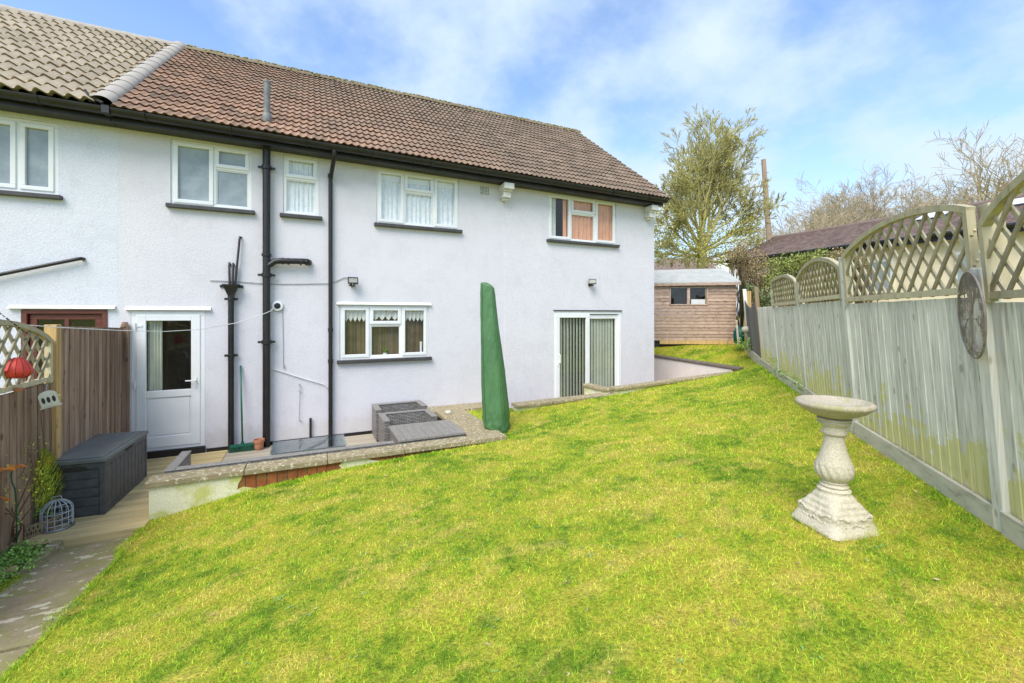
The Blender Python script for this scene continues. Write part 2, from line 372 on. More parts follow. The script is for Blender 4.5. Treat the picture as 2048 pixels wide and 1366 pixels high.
# ---------------------------------------------------------------- terrain
ctl = [(-1.5, 5.62, -2.14), (-.6, 5.6, -1.97), (.17, 5.6, -1.90), (1.24, 5.6, -1.84), (2.5, 5.6, -1.80), (2.75, 6.3, -1.78), (2.7, 7.5, -1.78), (3.35, 7.5, -1.77),
 (-1.5, 4.4, -2.09), (-1.5, 3.2, -1.98), (-1.5, 1.5, -1.83), (-1.5, 0, -1.72), (-1.5, -3, -1.6),
 (-2.12, 5.5, -2.17), (-2.12, 3.2, -1.98), (-2.12, 1.5, -1.83), (-4, 4, -2.05), (-8, 3, -2.0), (-14, 0, -1.8),
 (3.86, 1.15, -1.345), (5.13, 2.5, -1.24), (6.45, 3.77, -1.18), (7.77, 5.03, -1.15), (9.09, 6.29, -1.09), (10.2, 7.4, -.965), (11.9, 9.1, -.86), (2.6, -.19, -1.42), (1.3, -1.5, -1.45),
 (3.4, 6.95, -1.73), (4.6, 6.95, -1.66), (5.67, 6.95, -1.60), (7.3, 6.85, -1.46), (9.1, 6.85, -1.33), (9.4, 7.6, -1.24), (9.4, 8.7, -1.17), (9.4, 9.5, -1.12), (9.6, 10.0, -.95), (10.4, 9.4, -.90), (11.5, 8.8, -.88), (9.4, 12, -.9), (10.2, 8.2, -1.02),
 (3.145, 1.67, -1.39), (0, 0, -1.52), (1.2, 2.5, -1.62), (.5, 4, -1.78), (3, 4, -1.60), (5, 5, -1.5), (0, -4, -1.45),
 (16, 2, -.9), (16, 8, -.75), (16, 14, -.6), (13, 14, -.7), (20, 20, -.5), (5, 18, -1.0), (-5, 18, -1.2), (8, -3, -1.2), (20, -8, -1.0),
 (45, 0, -.6), (45, 45, -.2), (0, 60, -.6), (-40, 40, -1.4), (-40, 0, -1.8), (-30, -30, -1.6), (30, -30, -1.2), (60, 60, 0), (80, 0, -.5), (0, 90, -.5)]
cp = np.array(ctl)
def _U(r): return np.where(r > 1e-9, r*r*np.log(np.maximum(r, 1e-9)), 0)
_n = len(cp); _K = _U(np.hypot(cp[:, None, 0]-cp[None, :, 0], cp[:, None, 1]-cp[None, :, 1]))+np.eye(_n)*.05
_P = np.c_[np.ones(_n), cp[:, :2]]
_A = np.zeros((_n+3, _n+3)); _A[:_n, :_n] = _K; _A[:_n, _n:] = _P; _A[_n:, :_n] = _P.T
_w = np.linalg.solve(_A, np.r_[cp[:, 2], 0, 0, 0])
def gz(x, y):
    x = np.asarray(x, float); y = np.asarray(y, float)
    r = np.hypot(x[..., None]-cp[:, 0], y[..., None]-cp[:, 1])
    return _U(r)@_w[:_n]+_w[_n]+_w[_n+1]*x+_w[_n+2]*y
def g1(x, y): return float(gz(np.array([x]), np.array([y]))[0])

PW0, PW1 = 5.62, 5.86        # patio wall front and back
SX0, SX1 = 2.05, 2.57        # slab at the right of the patio
PX = 9.14                    # retaining wall beyond the gable
HX1 = 7.63
holes = [(-2.5, -1.5, 5.5, D), (-1.5, 2.55, 5.66, D), (2.55, 3.42, 7.6, D), (3.42, 9.16, 6.93, D+.02), (HX1-.05, 9.3, D, 20), (9.16, 9.3, 6.93, D), (-40, HX1, D, 15.2), (-2.12, -1.5, -6, 5.5)]
def inhole(x, y):
    h = np.zeros(np.shape(x), bool)
    for a, b, c, d in holes: h |= (x > a) & (x < b) & (y > c) & (y < d)
    return h
def axisvals(lo, hi, fine0, fine1, step, extra):
    a = list(np.arange(fine0, fine1+1e-6, step)); x = fine1; s_ = step
    while x < hi: s_ *= 1.25; x += s_; a.append(min(x, hi))
    x = fine0; s_ = step
    while x > lo: s_ *= 1.25; x -= s_; a.append(max(x, lo))
    a = [v for v in a if all(abs(v-e) > step*.3 for e in extra)]+list(extra)
    return np.array(sorted(set(round(v, 4) for v in a)))
xs = axisvals(-400, 400, -4, 14, .12, [-2.5, -2.12, -1.5, 2.55, 3.42, HX1-.05, 9.16, 9.3, -40])
ys = axisvals(-400, 600, -3, 12, .12, [5.5, 5.66, 6.93, 7.6, D, D+.02, 15.2, 20, -6])
gx, gy = np.meshgrid(xs, ys)
r_far = np.clip((np.hypot(gx, gy)-60)/60, 0, 1)
g = gz(np.clip(gx, -60, 90), np.clip(gy, -40, 95))*(1-r_far)+(-1.0)*r_far
tb = MB(); nx_, ny_ = len(xs), len(ys)
tb.v = [(float(gx[j, i]), float(gy[j, i]), float(g[j, i])) for j in range(ny_) for i in range(nx_)]
mx = (xs[:-1]+xs[1:])/2; my = (ys[:-1]+ys[1:])/2; mgx, mgy = np.meshgrid(mx, my); hh = inhole(mgx, mgy)
for j in range(ny_-1):
    for i in range(nx_-1):
        if not hh[j, i]: tb.f.append([j*nx_+i, j*nx_+i+1, (j+1)*nx_+i+1, (j+1)*nx_+i]); tb.c.append((.5, 0, 0))
H_ = lambda j, i: hh[j, i] if 0 <= j < ny_-1 and 0 <= i < nx_-1 else False
for j in range(ny_-1):
    for i in range(nx_-1):
        if hh[j, i]: continue
        for (dj, di, a, c) in ((0, 1, (j, i+1), (j+1, i+1)), (0, -1, (j+1, i), (j, i)), (1, 0, (j+1, i+1), (j+1, i)), (-1, 0, (j, i), (j, i+1))):
            if H_(j+dj, i+di):
                A_ = tb.v[a[0]*nx_+a[1]]; B_ = tb.v[c[0]*nx_+c[1]]; n0 = len(tb.v)
                tb.v += [(A_[0], A_[1], A_[2]-1.0), (B_[0], B_[1], B_[2]-1.0)]; tb.f.append([a[0]*nx_+a[1], n0, n0+1, c[0]*nx_+c[1]]); tb.c.append((.5, 0, 0))
struct(tb.build('lawn_ground', M['turf'], smooth=True))

# grass blades: density falls and blade size grows with distance
def blades(n, x0, x1, y0, y1, keep):
    px = rng.uniform(x0, x1, n); py = rng.uniform(y0, y1, n)
    dd = px*sn+py*cs; rr = px*cs-py*sn
    ok = (dd > 1.15) & (np.abs(rr) < dd*1.35+.3) & ~inhole(px, py)
    # inside the garden: lawn side of the fence
    ok &= ((px-3.86)*(-.69)+(py-1.15)*.72 > -.0) 
    dk = np.clip(dd, 1.5, 30); ok &= rng.random(n) < np.clip((1.9/dk)**1.5, .02, 1)
    ok &= keep(px, py)
    px, py, dd = px[ok], py[ok], dd[ok]
    return px, py, np.clip(dd, 1.5, 30)
def edgekeep(px, py):
    return (px > -1.5) | ((px < -2.15) & (py < 5.0))
px, py, dd = blades(1900000, -4.2, 12.5, .0, 9.6, edgekeep)
# ragged fringe over the path edge
def wob(y): return .05*np.sin(y*5.1)+.04*np.sin(y*11.3+1)+.03
fy = rng.uniform(.3, 5.5, 9000); fxx = -1.5-rng.random(9000)**1.5*np.clip(.03+.7*wob(fy), .01, 1); px = np.r_[px, fxx]; py = np.r_[py, fy]; dd = np.r_[dd, np.clip(fxx*sn+fy*cs, 1.5, 30)]
fy = rng.uniform(.3, 4.9, 5000); fxx = -2.12+rng.random(5000)**1.5*(.05+wob(fy+2)); px = np.r_[px, fxx]; py = np.r_[py, fy]; dd = np.r_[dd, np.clip(fxx*sn+fy*cs, 1.5, 30)]
# tufts where the mower cannot reach
def strip(n, a, b, wd, hs):
    t = rng.random(n); return a[0]+(b[0]-a[0])*t+rng.normal(0, wd, n), a[1]+(b[1]-a[1])*t+rng.normal(0, wd, n), np.full(n, hs)
TX = []; TY = []; TS = []
for a_, b_, n_, wd, hs in [((-1.48, 5.56), (2.5, 5.56), 5200, .035, 1.35), ((2.62, 5.62), (2.64, 7.5), 900, .04, 1.3), ((3.4, 6.88), (9.1, 6.87), 4500, .04, 1.3), ((3.8, 1.22), (9.0, 6.38), 4500, .05, 1.5),
                       *[((3.145+.225*math.cos(R(-16+45+90*k)), 1.67+.225*math.sin(R(-16+45+90*k))), (3.145+.225*math.cos(R(-16+135+90*k)), 1.67+.225*math.sin(R(-16+135+90*k))), 420, .012, 1.7) for k in (1, 2, 3)], ((9.25, 7.3), (9.3, 9), 1500, .06, 1.3), ((7.5, 8.7), (10.6, 8.1), 2600, .06, 1.5)]:
    x_, y_, s_ = strip(n_, a_, b_, wd, hs); TX.append(x_); TY.append(y_); TS.append(s_)
scale = np.r_[np.ones(len(px)), np.concatenate(TS)]
tx = np.concatenate(TX); ty = np.concatenate(TY)
px = np.r_[px, tx]; py = np.r_[py, ty]; dd = np.r_[dd, np.clip(tx*sn+ty*cs, 1.5, 30)]
ok = ~(np.maximum(np.abs(px-3.145), np.abs(py-1.67)) < .14)
ok &= ~inhole(px, py) | (px < -1.4); px, py, dd, scale = px[ok], py[ok], dd[ok], scale[ok]
n = len(px); 
sp_ = np.c_[rng.uniform(-1.3, 7.5, 90), rng.uniform(1.2, 7.0, 90), rng.uniform(.02, .085, 90)]
kill = np.zeros(n, bool)
for a_, b_, c_ in sp_: kill |= ((px-a_)**2/1.8+(py-b_)**2 < c_*c_) & (rng.random(n) < .85)
px, py, dd, scale = px[~kill], py[~kill], dd[~kill], scale[~kill]; n = len(px)
pz = gz(px, py)
pat = .5+.5*np.sin(px*2.1+1.3*np.sin(py*1.7))*np.sin(py*2.6+np.sin(px*1.3)*1.5)
ln = (.009+.014*rng.random(n)+.007*pat*rng.random(n))*scale*(dd/2)**.25*np.where(rng.random(n) < .02, 1.8, 1); wd = .0021*(dd/1.9)**.85*(.5+1.0*rng.random(n))
th = rng.uniform(0, 2*np.pi, n); la = rng.uniform(0, 2*np.pi, n); lean = rng.uniform(.2, 1.25, n)*ln
V = np.zeros((n, 3, 3), np.float32)
V[:, 0] = np.c_[px-np.cos(th)*wd, py-np.sin(th)*wd, pz-.004]; V[:, 1] = np.c_[px+np.cos(th)*wd, py+np.sin(th)*wd, pz-.004]
V[:, 2] = np.c_[px+np.cos(la)*lean, py+np.sin(la)*lean, pz+ln*.85]
me = bpy.data.meshes.new('grass'); me.vertices.add(3*n); me.vertices.foreach_set('co', V.ravel())
me.loops.add(3*n); me.loops.foreach_set('vertex_index', np.arange(3*n, dtype=np.int32))
me.polygons.add(n); me.polygons.foreach_set('loop_start', np.arange(0, 3*n, 3, dtype=np.int32))
me.update(calc_edges=True)
a_ = me.attributes.new('col', 'FLOAT_COLOR', 'FACE'); buf = np.ones((n, 4), np.float32); buf[:, :3] = rng.random((n, 3)); a_.data.foreach_set('color', buf.ravel())
me.materials.append(M['blade']); go = bpy.data.objects.new('grass', me); C.objects.link(go)
tag(struct(go, 'stuff'), 'short yellow-green lawn grass covering the sloping garden', 'grass')
wl = MB(); dl = MB()
for i in range(420):
    x_, y_ = random.uniform(-1.4, 7), random.uniform(1.0, 6.8)
    if x_*sn+y_*cs < 1.5 or (x_-3.86)*(-.69)+(y_-1.15)*.72 < .1 or bool(inhole(np.array([x_]), np.array([y_]))[0]) or y_ > 5.5 and x_ < 2.6: continue
    z_ = g1(x_, y_)+.008
    if i % 3:
        for k in range(random.randint(3, 7)):
            a_ = random.uniform(0, 6.28); c_ = Vector((x_+random.gauss(0, .02), y_+random.gauss(0, .02), z_+random.uniform(0, .006))); e1 = Vector((math.cos(a_), math.sin(a_), .25))*random.uniform(.006, .013); e2 = Vector((-math.sin(a_), math.cos(a_), .05))*random.uniform(.003, .006)
            wl.add([c_-e1, c_+e2, c_+e1, c_-e2], [(0, 1, 2, 3)], (random.random(), 0, 0))
    else:
        a_ = random.uniform(0, 6.28); c_ = Vector((x_, y_, z_+.006)); e1 = Vector((math.cos(a_), math.sin(a_), random.uniform(-.3, .3)))*random.uniform(.008, .02); e2 = Vector((-math.sin(a_), math.cos(a_), .3))*random.uniform(.003, .008)
        dl.add([c_-e1, c_+e2, c_+e1, c_-e2], [(0, 1, 2, 3)], (random.random(), 0, 0))
tag(struct(wl.build('lawn_weeds', simple('clover', (.16, .33, .08), (.28, .42, .14), 9, .6, rnd=.3)), 'stuff'), 'small clover and daisy leaves scattered in the lawn', 'weeds')
tag(struct(dl.build('dead_leaves', simple('dead_leaf', (.42, .26, .13), (.58, .46, .28), 9, .8, rnd=.4)), 'stuff'), 'tiny dry brown leaf scraps scattered on the lawn', 'leaves')

# deck, paving, path
b = MB(); b3 = MB(); y = 5.5; k = 0
while y < D-.02:
    y2 = min(y+.118, D-.02)
    xr = -1.5 if y < 5.7 else 2.05
    b.box(-2.5, min(xr, -1.16), y, y2-.006, -2.15, -2.12, (random.random(), .5, 0))
    if xr > 0: b3.box(-1.155, xr, y, y2-.004, -2.15, -2.121, (random.random(), .5, 0))
    y = y2; k += 1
b.box(-2.5, -1.5, 5.47, 5.5, -2.3, -2.121, (.3, .5, 0))
struct(b.build('deck', M['deck'], bevel=.004, seg=1)); struct(b3.build('patio_floor', woodmat('greyed_deck_boards', (.47, .41, .31), (.38, .33, .25), (.25, .21, .15), 12, axis='x', rnd=.06, knots=False), bevel=.003, seg=1))
b = MB(); b.box(3.3, PX+.05, 6.9, D+.3, -2.16, -2.10); b.box(HX1-.1, PX+.05, D+.3, 20, -2.16, -2.10); struct(b.build('patio_paving', M['slab']))
b = MB()
edges = [-6, -4.4, -3.4, -2.4, -1.4, -.4, .55, 1.5, 2.4, 3.05, 3.66, 4.15, 5.47]
for i in range(len(edges)-1):
    y0, y1 = edges[i], edges[i+1]-.03
    cols = 5; rows = max(2, int((y1-y0)/.15)); X0, X1 = -2.13, -1.44
    vs = []; 
    for j in range(rows+1):
        yy = y0+(y1-y0)*j/rows
        for c in range(cols+1):
            xx = X0+(X1-X0)*c/cols
            zz = -2.19+.087*(5.5-yy)+.006*math.sin(i*2.1)+.004*mnoise.noise((xx*3, yy*3, 0))
            if yy > 4.6 and False: zz += 0
            vs.append((xx, yy, zz))
    nn = len(vs); vs += [(x, y, z-.06) for x, y, z in vs]
    fs = []
    for j in range(rows):
        for c in range(cols):
            a = j*(cols+1)+c; fs.append((a, a+1, a+cols+2, a+cols+1))
    for c in range(cols): fs.append((c, nn+c, nn+c+1, c+1)); a = rows*(cols+1)+c; fs.append((a, a+1, nn+a+1, nn+a))
    b.add(vs, fs)
b.box(-2.16, -1.4, -6, 5.49, -2.6, -2.5)
struct(b.build('path', M['path'], smooth=False))
b = MB()
for j in range(60):
    y0 = -3+8.47*j/60; y1 = -3+8.47*(j+1)/60
    z0 = -2.225+.087*(5.5-y0); z1 = -2.225+.087*(5.5-y1)
    b.add([(-2.13, y0, z0), (-1.44, y0, z0), (-1.44, y1, z1), (-2.13, y1, z1)], [(0, 1, 2, 3)])
struct(b.build('path_bedding', M['soil']))

# ---------------------------------------------------------------- house fronts
def facade(b, x0, x1, z0, z1, Y, hs, depth=.12):
    X = sorted(set([x0, x1]+[h[0] for h in hs]+[h[1] for h in hs])); Z = sorted(set([z0, z1]+[h[2] for h in hs]+[h[3] for h in hs]))
    for i in range(len(X)-1):
        for j in range(len(Z)-1):
            cx_, cz_ = (X[i]+X[i+1])/2, (Z[j]+Z[j+1])/2
            if any(h[0] < cx_ < h[1] and h[2] < cz_ < h[3] for h in hs): continue
            b.add([(X[i], Y, Z[j]), (X[i+1], Y, Z[j]), (X[i+1], Y, Z[j+1]), (X[i], Y, Z[j+1])], [(0, 1, 2, 3)])
    for a, c, e, f in hs:
        y2 = Y+depth
        b.add([(a, Y, e), (c, Y, e), (c, Y, f), (a, Y, f), (a, y2, e), (c, y2, e), (c, y2, f), (a, y2, f)], [(0, 4, 5, 1), (1, 5, 6, 2), (2, 6, 7, 3), (3, 7, 4, 0)])
def hole(xa, xb, ztop, zbot): return (fx(xa), fx(xb), zbot, ztop)
zt = lambda x, y: at(x, y).z
def ze(X): return 2.855-.085*(X+2.2)/9.9
TOPW = 2.95
H1 = hole(341, 503, (zt(341, 277.5)+zt(503, 299))/2, (zt(341, 405)+zt(503, 424))/2)
H2 = hole(566, 638, (zt(566, 308)+zt(638, 318))/2, (zt(566, 428)+zt(638, 433))/2)
H3 = hole(753, 918, (zt(753, 337)+zt(918, 356))/2, (zt(753, 446)+zt(918, 460))/2)
H4 = hole(1096, 1232, (zt(1096, 387)+zt(1232, 403))/2, (zt(1096, 480)+zt(1232, 489))/2)
HK = hole(679, 857, zt(760, 611), (zt(679, 719)+zt(857, 714))/2)
HD = hole(262, 410, zt(340, 622), zt(340, 899))
HP = hole(1107, 1242, zt(1180, 622), -2.08)
HN = hole(-60, 116, (zt(0, 232)+zt(116, 246))/2, (zt(0, 382)+zt(116, 390))/2)
HB = hole(42, 215, zt(120, 619), -2.08)
house = thing('house', 'pale lavender rendered two-storey house with red-brown tiled roof', 'house', (2.5, D, -2.12))
b = MB(); facade(b, -2.5, 3.62, -2.2, TOPW, D, [H1, H2, H3, HK, HD])
facade(b, 3.62, HX1, -2.2, TOPW, D-.008, [H4, HP]); b.add([(3.62, D-.008, -2.2), (3.62, D-.008, TOPW), (3.62, D, TOPW), (3.62, D, -2.2)], [(0, 1, 2, 3)])
b.add([(HX1, D-.008, -2.2), (HX1, 15.1, -2.2), (HX1, 15.1, TOPW-.2), (HX1, 11.55, 5.72), (HX1, D-.008, TOPW)], [(0, 1, 2, 3, 4)])
b.add([(HX1, 15.1, -2.2), (-2.5, 15.1, -2.2), (-2.5, 15.1, TOPW-.2), (HX1, 15.1, TOPW-.2)], [(0, 1, 2, 3)])
b.build('wall', M['render'], house)
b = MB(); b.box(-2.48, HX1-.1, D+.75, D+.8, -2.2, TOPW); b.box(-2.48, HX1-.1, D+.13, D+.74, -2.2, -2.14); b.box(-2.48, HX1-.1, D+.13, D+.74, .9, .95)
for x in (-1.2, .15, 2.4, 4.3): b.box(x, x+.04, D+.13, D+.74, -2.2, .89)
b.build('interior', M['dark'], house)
b = MB(); b.box(fx(410)+.02, 2.1, D-.012, D+.02, -2.13, -2.07); b.box(-2.5, fx(262)-.01, D-.012, D+.02, -2.13, -2.07); b.box(fx(262), fx(411), D-.05, D+.0, -2.12, zt(340, 899)+.005); b.build('plinth_band', M['black'], house)

def curtain(x0, x1, z0, z1, y, waves, amp, name, mat, parent):
    b = MB(); n_ = max(8, int(waves*10)); vs = []
    for i in range(n_+1):
        t = i/n_; ph = t*waves*2*math.pi
        yy = y+amp*math.sin(ph+.8*math.sin(ph*.37)); vs += [(x0+(x1-x0)*t, yy, z0), (x0+(x1-x0)*t, yy*1.0, z1)]
    b.add(vs, [(2*i, 2*i+2, 2*i+3, 2*i+1) for i in range(n_)])
    return b.build(name, mat, parent, smooth=True)
def sash(b, x0, x1, z0, z1, y0, y1, w):
    b.box(x0, x1, y0, y1, z1-w, z1); b.box(x0, x1, y0, y1, z0, z0+w)
    b.box(x0, x0+w, y0+.0005, y1, z0+w, z1-w); b.box(x1-w, x1, y0+.0005, y1, z0+w, z1-w)
def window(h, lay, parent, Y=D, mat='glass', sill=True, lintel=False, glassonly=(), label=None, fw=.045, frame='upvc', rec=.02):
    """lay: list of columns (fraction, [heights from the top as fractions], opening?)"""
    x0, x1, z0, z1 = h; y = Y+rec
    b = MB(); sash(b, x0+.001, x1-.001, z0+.001, z1-.001, y, y+.07, fw)
    W = x1-x0; H = z1-z0; panes = []; cx_ = x0
    for ci, (fr, rows, opn) in enumerate(lay):
        cw = W*fr; xa, xb = cx_, cx_+cw
        if ci: b.box(xa-fw/2, xa+fw/2, y+.001, y+.069, z0+fw, z1-fw)
        zz = z1
        for ri, hf in enumerate(rows):
            zb = zz-H*hf
            if ri: b.box(xa+fw/2, xb-fw/2, y+.0015, y+.068, zz-fw/2, zz+fw/2)
            la = xa+(fw if ci == 0 else fw/2); lb = xb-(fw if ci == len(lay)-1 else fw/2)
            lz1 = zz-(fw if ri == 0 else fw/2); lz0 = zb+(fw if ri == len(rows)-1 else fw/2)
            o = opn[ri] if hasattr(opn, '__len__') else opn
            if o: sash(b, la-.012, lb+.012, lz0-.012, lz1+.012, y-.018, y+.03, .055); q = .046
            else: sash(b, la, lb, lz0, lz1, y+.012, y+.05, .018); q = .012
            panes.append((la+q-.004, lb-q+.004, lz0+q-.004, lz1-q+.004)); zz = zb
        cx_ = xb
    w = b.build('window', M[frame], parent, bevel=.005, seg=2)
    for p in panes:
        g_ = MB(); g_.box(p[0], p[1], y+.028, y+.034, p[2], p[3]); g_.build('pane', M[mat], w)
    if sill:
        s_ = MB(); s_.box(x0-.045, x1+.05, Y-.075, Y+.03, z0-.062, z0-.002)
        s_.build('sill', M['sill'], w, bevel=.008)
    if lintel:
        s_ = MB(); s_.hexa([(x0-.05, Y-.045, z1+.012), (x1+.05, Y-.045, z1+.012), (x1+.05, Y-.002, z1+.012), (x0-.05, Y-.002, z1+.012), (x0-.05, Y-.03, z1+.03), (x1+.05, Y-.03, z1+.03), (x1+.05, Y-.002, z1+.06), (x0-.05, Y-.002, z1+.06)])
        s_.build('drip_ledge', M['whitepaint'], w)
    return w, panes
YC = D+.045
w1, _ = window(H1, [(.52, [1], True), (.48, [.36, .64], (True, False))], house, mat='frost')
b = MB(); b.lathe([(.0, 0), (.06, .002), (.075, .012), (.06, .02), (0, .022)], (0, 0, 0), 16); 
w2, _ = window(H2, [(1, [.38, .62], (True, False))], house, mat='glass'); curtain(H2[0]+.03, H2[1]-.03, H2[2]+.03, H2[3]-.03, YC+.035, 7, .012, 'net_curtain', M['net'], w2)
L3 = [(.32, [1], True), (.36, [.36, .64], (True, False)), (.32, [1], True)]
w3, _ = window(H3, L3, house); curtain(H3[0]+.03, H3[1]-.03, H3[2]+.03, H3[3]-.12, YC+.035, 17, .012, 'net_curtain', M['net'], w3)
b = MB(); b.box(H3[0]+.03, H3[1]-.03, YC+.02, YC+.05, H3[3]-.2, H3[3]-.03); b.build('curtain_heading', M['upvc'], w3)
w4, _ = window(H4, L3, house, Y=D-.008); curtain(H4[0]+.42, H4[1]-.03, H4[2]+.03, H4[3]-.03, YC+.035, 13, .018, 'orange_curtain', M['orange'], w4)
curtain(H4[0]+.03, H4[0]+.24, H4[2]+.03, H4[3]-.03, YC+.035, 4, .016, 'net_curtain', M['lace'], w4)
wk, pk = window(HK, L3, house, lintel=True)
b = MB(); x = HK[0]+.02
while x < HK[1]-.03: b.box(x, x+.021, YC+.10, YC+.105, HK[2]-.2, HK[3]+.1, (random.random(), 0, 0)); x += .026
b.build('fence_reflection_slats', M['fencereflection'], wk)  # added brown slats imitate a fence mirrored in the kitchen glass
for i, (a, c, e, f) in enumerate([pk[0], pk[1], pk[3]]):
    b = MB(); n_ = 5 if i != 1 else 4; hh_ = .22 if i != 1 else .2; pts = []
    X0, X1 = a-.01, c+.01; zt_ = f+.01
    for k in range(n_*8+1):
        t = k/(n_*8); ph = (t*n_) % 1; drop = hh_-.07*abs(ph-.5)*2-.012*abs(math.sin(t*n_*8*math.pi/2))
        pts.append((X0+(X1-X0)*t, zt_-drop, .012*math.sin(t*n_*2*math.pi)))
    vs = []
    for X_, z_, dy in pts: vs += [(X_, YC+.03+dy, zt_), (X_, YC+.03+dy, z_)]
    b.add(vs, [(2*i_, 2*i_+1, 2*i_+3, 2*i_+2) for i_ in range(len(pts)-1)])
    b.build('lace_valance', M['lace'], wk)
# pot plant on the kitchen sill (inside)
pp = at(770, 712, YC+.08); plant = thing('potted_plant', 'small green plant in a white pot inside the kitchen window', 'pot plant', (pp.x, pp.y, HK[2]+.0))
b = MB(); b.lathe([(.032, 0), (.042, .085), (.044, .09), (.038, .09), (.036, .08)], (pp.x, pp.y, HK[2]), 20); b.build('pot', M['upvc'], plant, smooth=True, angle=50)
b = MB()
for i in range(150):
    a = random.uniform(0, 6.28); r_ = random.uniform(0, .05); z = HK[2]+.09+random.uniform(0, .06); p = Vector((pp.x+r_*math.cos(a), pp.y+r_*math.sin(a)*.7, z)); d = Vector((math.cos(a), math.sin(a), .9)).normalized()*.022; s_ = Vector((-math.sin(a), math.cos(a), 0))*.006
    b.add([p-s_, p+s_, p+d], [(0, 1, 2)], (random.random(), 0, 0))
b.build('leaves', M['leafy'], plant)
b = MB(); q = at(842, 690, YC+.06); b.box(q.x-.02, q.x+.02, q.y, q.y+.02, HK[2], HK[2]+.28); tag(b.build('jug', M['upvc'], bevel=.004), 'white upright container standing inside the kitchen window', 'container')

# back door
x0, x1, z0, z1 = HD
b = MB(); sash(b, x0+.001, x1-.001, z0+.001, z1-.001, D+.0, D+.07, .075)
dr = b.build('door_frame', M['upvc'], house, bevel=.006)
b = MB(); dx0, dx1, dz0, dz1 = x0+.06, x1-.06, z0+.05, z1-.06; y = D-.012; s_ = .115
midz = zt(340, 786); y2 = D+.04
b.box(dx0, dx0+s_, y, y2, dz0, dz1); b.box(dx1-s_, dx1, y, y2, dz0, dz1)
b.box(dx0+s_, dx1-s_, y+.001, y2, dz1-s_*.75, dz1); b.box(dx0+s_, dx1-s_, y+.001, y2, midz-.06, midz+.045); b.box(dx0+s_, dx1-s_, y+.001, y2, dz0, dz0+.16)
b.box(dx0+s_+.02, dx1-s_-.02, y+.012, y2-.005, dz0+.18, midz-.08)
b.box(dx0+s_, dx1-s_, y+.022, y2-.01, dz0+.15, midz-.055)
door = b.build('door', M['upvc'], house, bevel=.006); 
b = MB(); b.box(dx0+s_-.005, dx1-s_+.005, y+.02, y+.026, midz+.04, dz1-s_*.75+.005); b.build('pane', M['glass'], door)
hx, hz = dx1-.055, zt(394, 760)
b = MB(); b.box(hx-.014, hx+.014, y-.01, y-.0005, hz-.11, hz+.05); b.tube([(hx, y-.01, hz), (hx, y-.045, hz), (hx-.02, y-.05, hz), (hx-.12, y-.05, hz+.002)], .010, 10); b.build('handle', M['upvc'], door, smooth=True, angle=40)
b = MB()
for hy in (770, 652): b = MB(); zz = zt(268, hy); b.tube([(x0+.05, y-.016, zz-.05), (x0+.05, y-.016, zz+.05)], .012, 8); b.box(x0+.05, x0+.13, y-.01, y-.001, zz-.012, zz+.012); b.build('hinge', M['upvc'], door)
b = MB(); b.hexa([(x0-.06, D-.05, z1+.015), (x1+.08, D-.05, z1+.015), (x1+.08, D-.001, z1+.015), (x0-.06, D-.001, z1+.015), (x0-.06, D-.03, z1+.035), (x1+.08, D-.03, z1+.035), (x1+.08, D-.001, z1+.07), (x0-.06, D-.001, z1+.07)]); b.build('drip_ledge', M['whitepaint'], dr)
curtain(dx0+s_, dx0+s_+.17, midz, dz1, D+.09, 4, .015, 'door_curtain', M['blind'], door)
# patio door
x0, x1, z0, z1 = HP; YP = D-.008
b = MB(); sash(b, x0+.001, x1-.001, z0, z1-.001, YP, YP+.09, .07)
pd = b.build('patio_door', M['upvc'], house, bevel=.006)
xm = fx(1176)
b = MB(); sash(b, x0+.05, xm+.035, z0+.05, z1-.05, YP-.012, YP+.03, .10); a1 = b.build('sliding_panel', M['upvc'], pd, bevel=.005)
b = MB(); b.box(x0+.14, xm-.055, YP+.006, YP+.012, z0+.14, z1-.14); b.build('pane', M['glass'], pd)
b = MB(); sash(b, xm-.03, x1-.05, z0+.05, z1-.085, YP+.035, YP+.075, .09); b.build('fixed_panel', M['upvc'], pd, bevel=.005)
b = MB(); b.box(xm+.05, x1-.13, YP+.05, YP+.056, z0+.13, z1-.17); b.build('pane', M['glass'], pd)
hz = zt(1117, 717); hx = x0+.13; b = MB(); b.tube([(hx, YP-.012, hz-.09), (hx, YP-.055, hz-.09), (hx, YP-.055, hz+.09), (hx, YP-.012, hz+.09)], .011, 8); b.box(x0+.075, x0+.1, YP-.022, YP-.0125, hz-.16, hz-.11); b.build('handle', M['upvc'], pd)
b = MB(); x = x0+.1; k = 0
while x < x1-.1:
    ang = .50 if x < xm else .30; ang += random.uniform(-.06, .06); w_ = .0475; cx_ = math.cos(ang)*w_; sy = math.sin(ang)*w_
    b.add([(x-cx_, D+.105-sy, z0+.03), (x+cx_, D+.105+sy, z0+.03), (x+cx_, D+.105+sy, z1-.1), (x-cx_, D+.105-sy, z1-.1)], [(0, 1, 2, 3)]); x += .082
b.build('vertical_blind', M['blind'], pd)
b = MB(); b.box(x0-.01, x1+.01, YP-.03, YP-.001, z1+.001, z1+.02); b.build('drip_strip', M['sill'], pd)

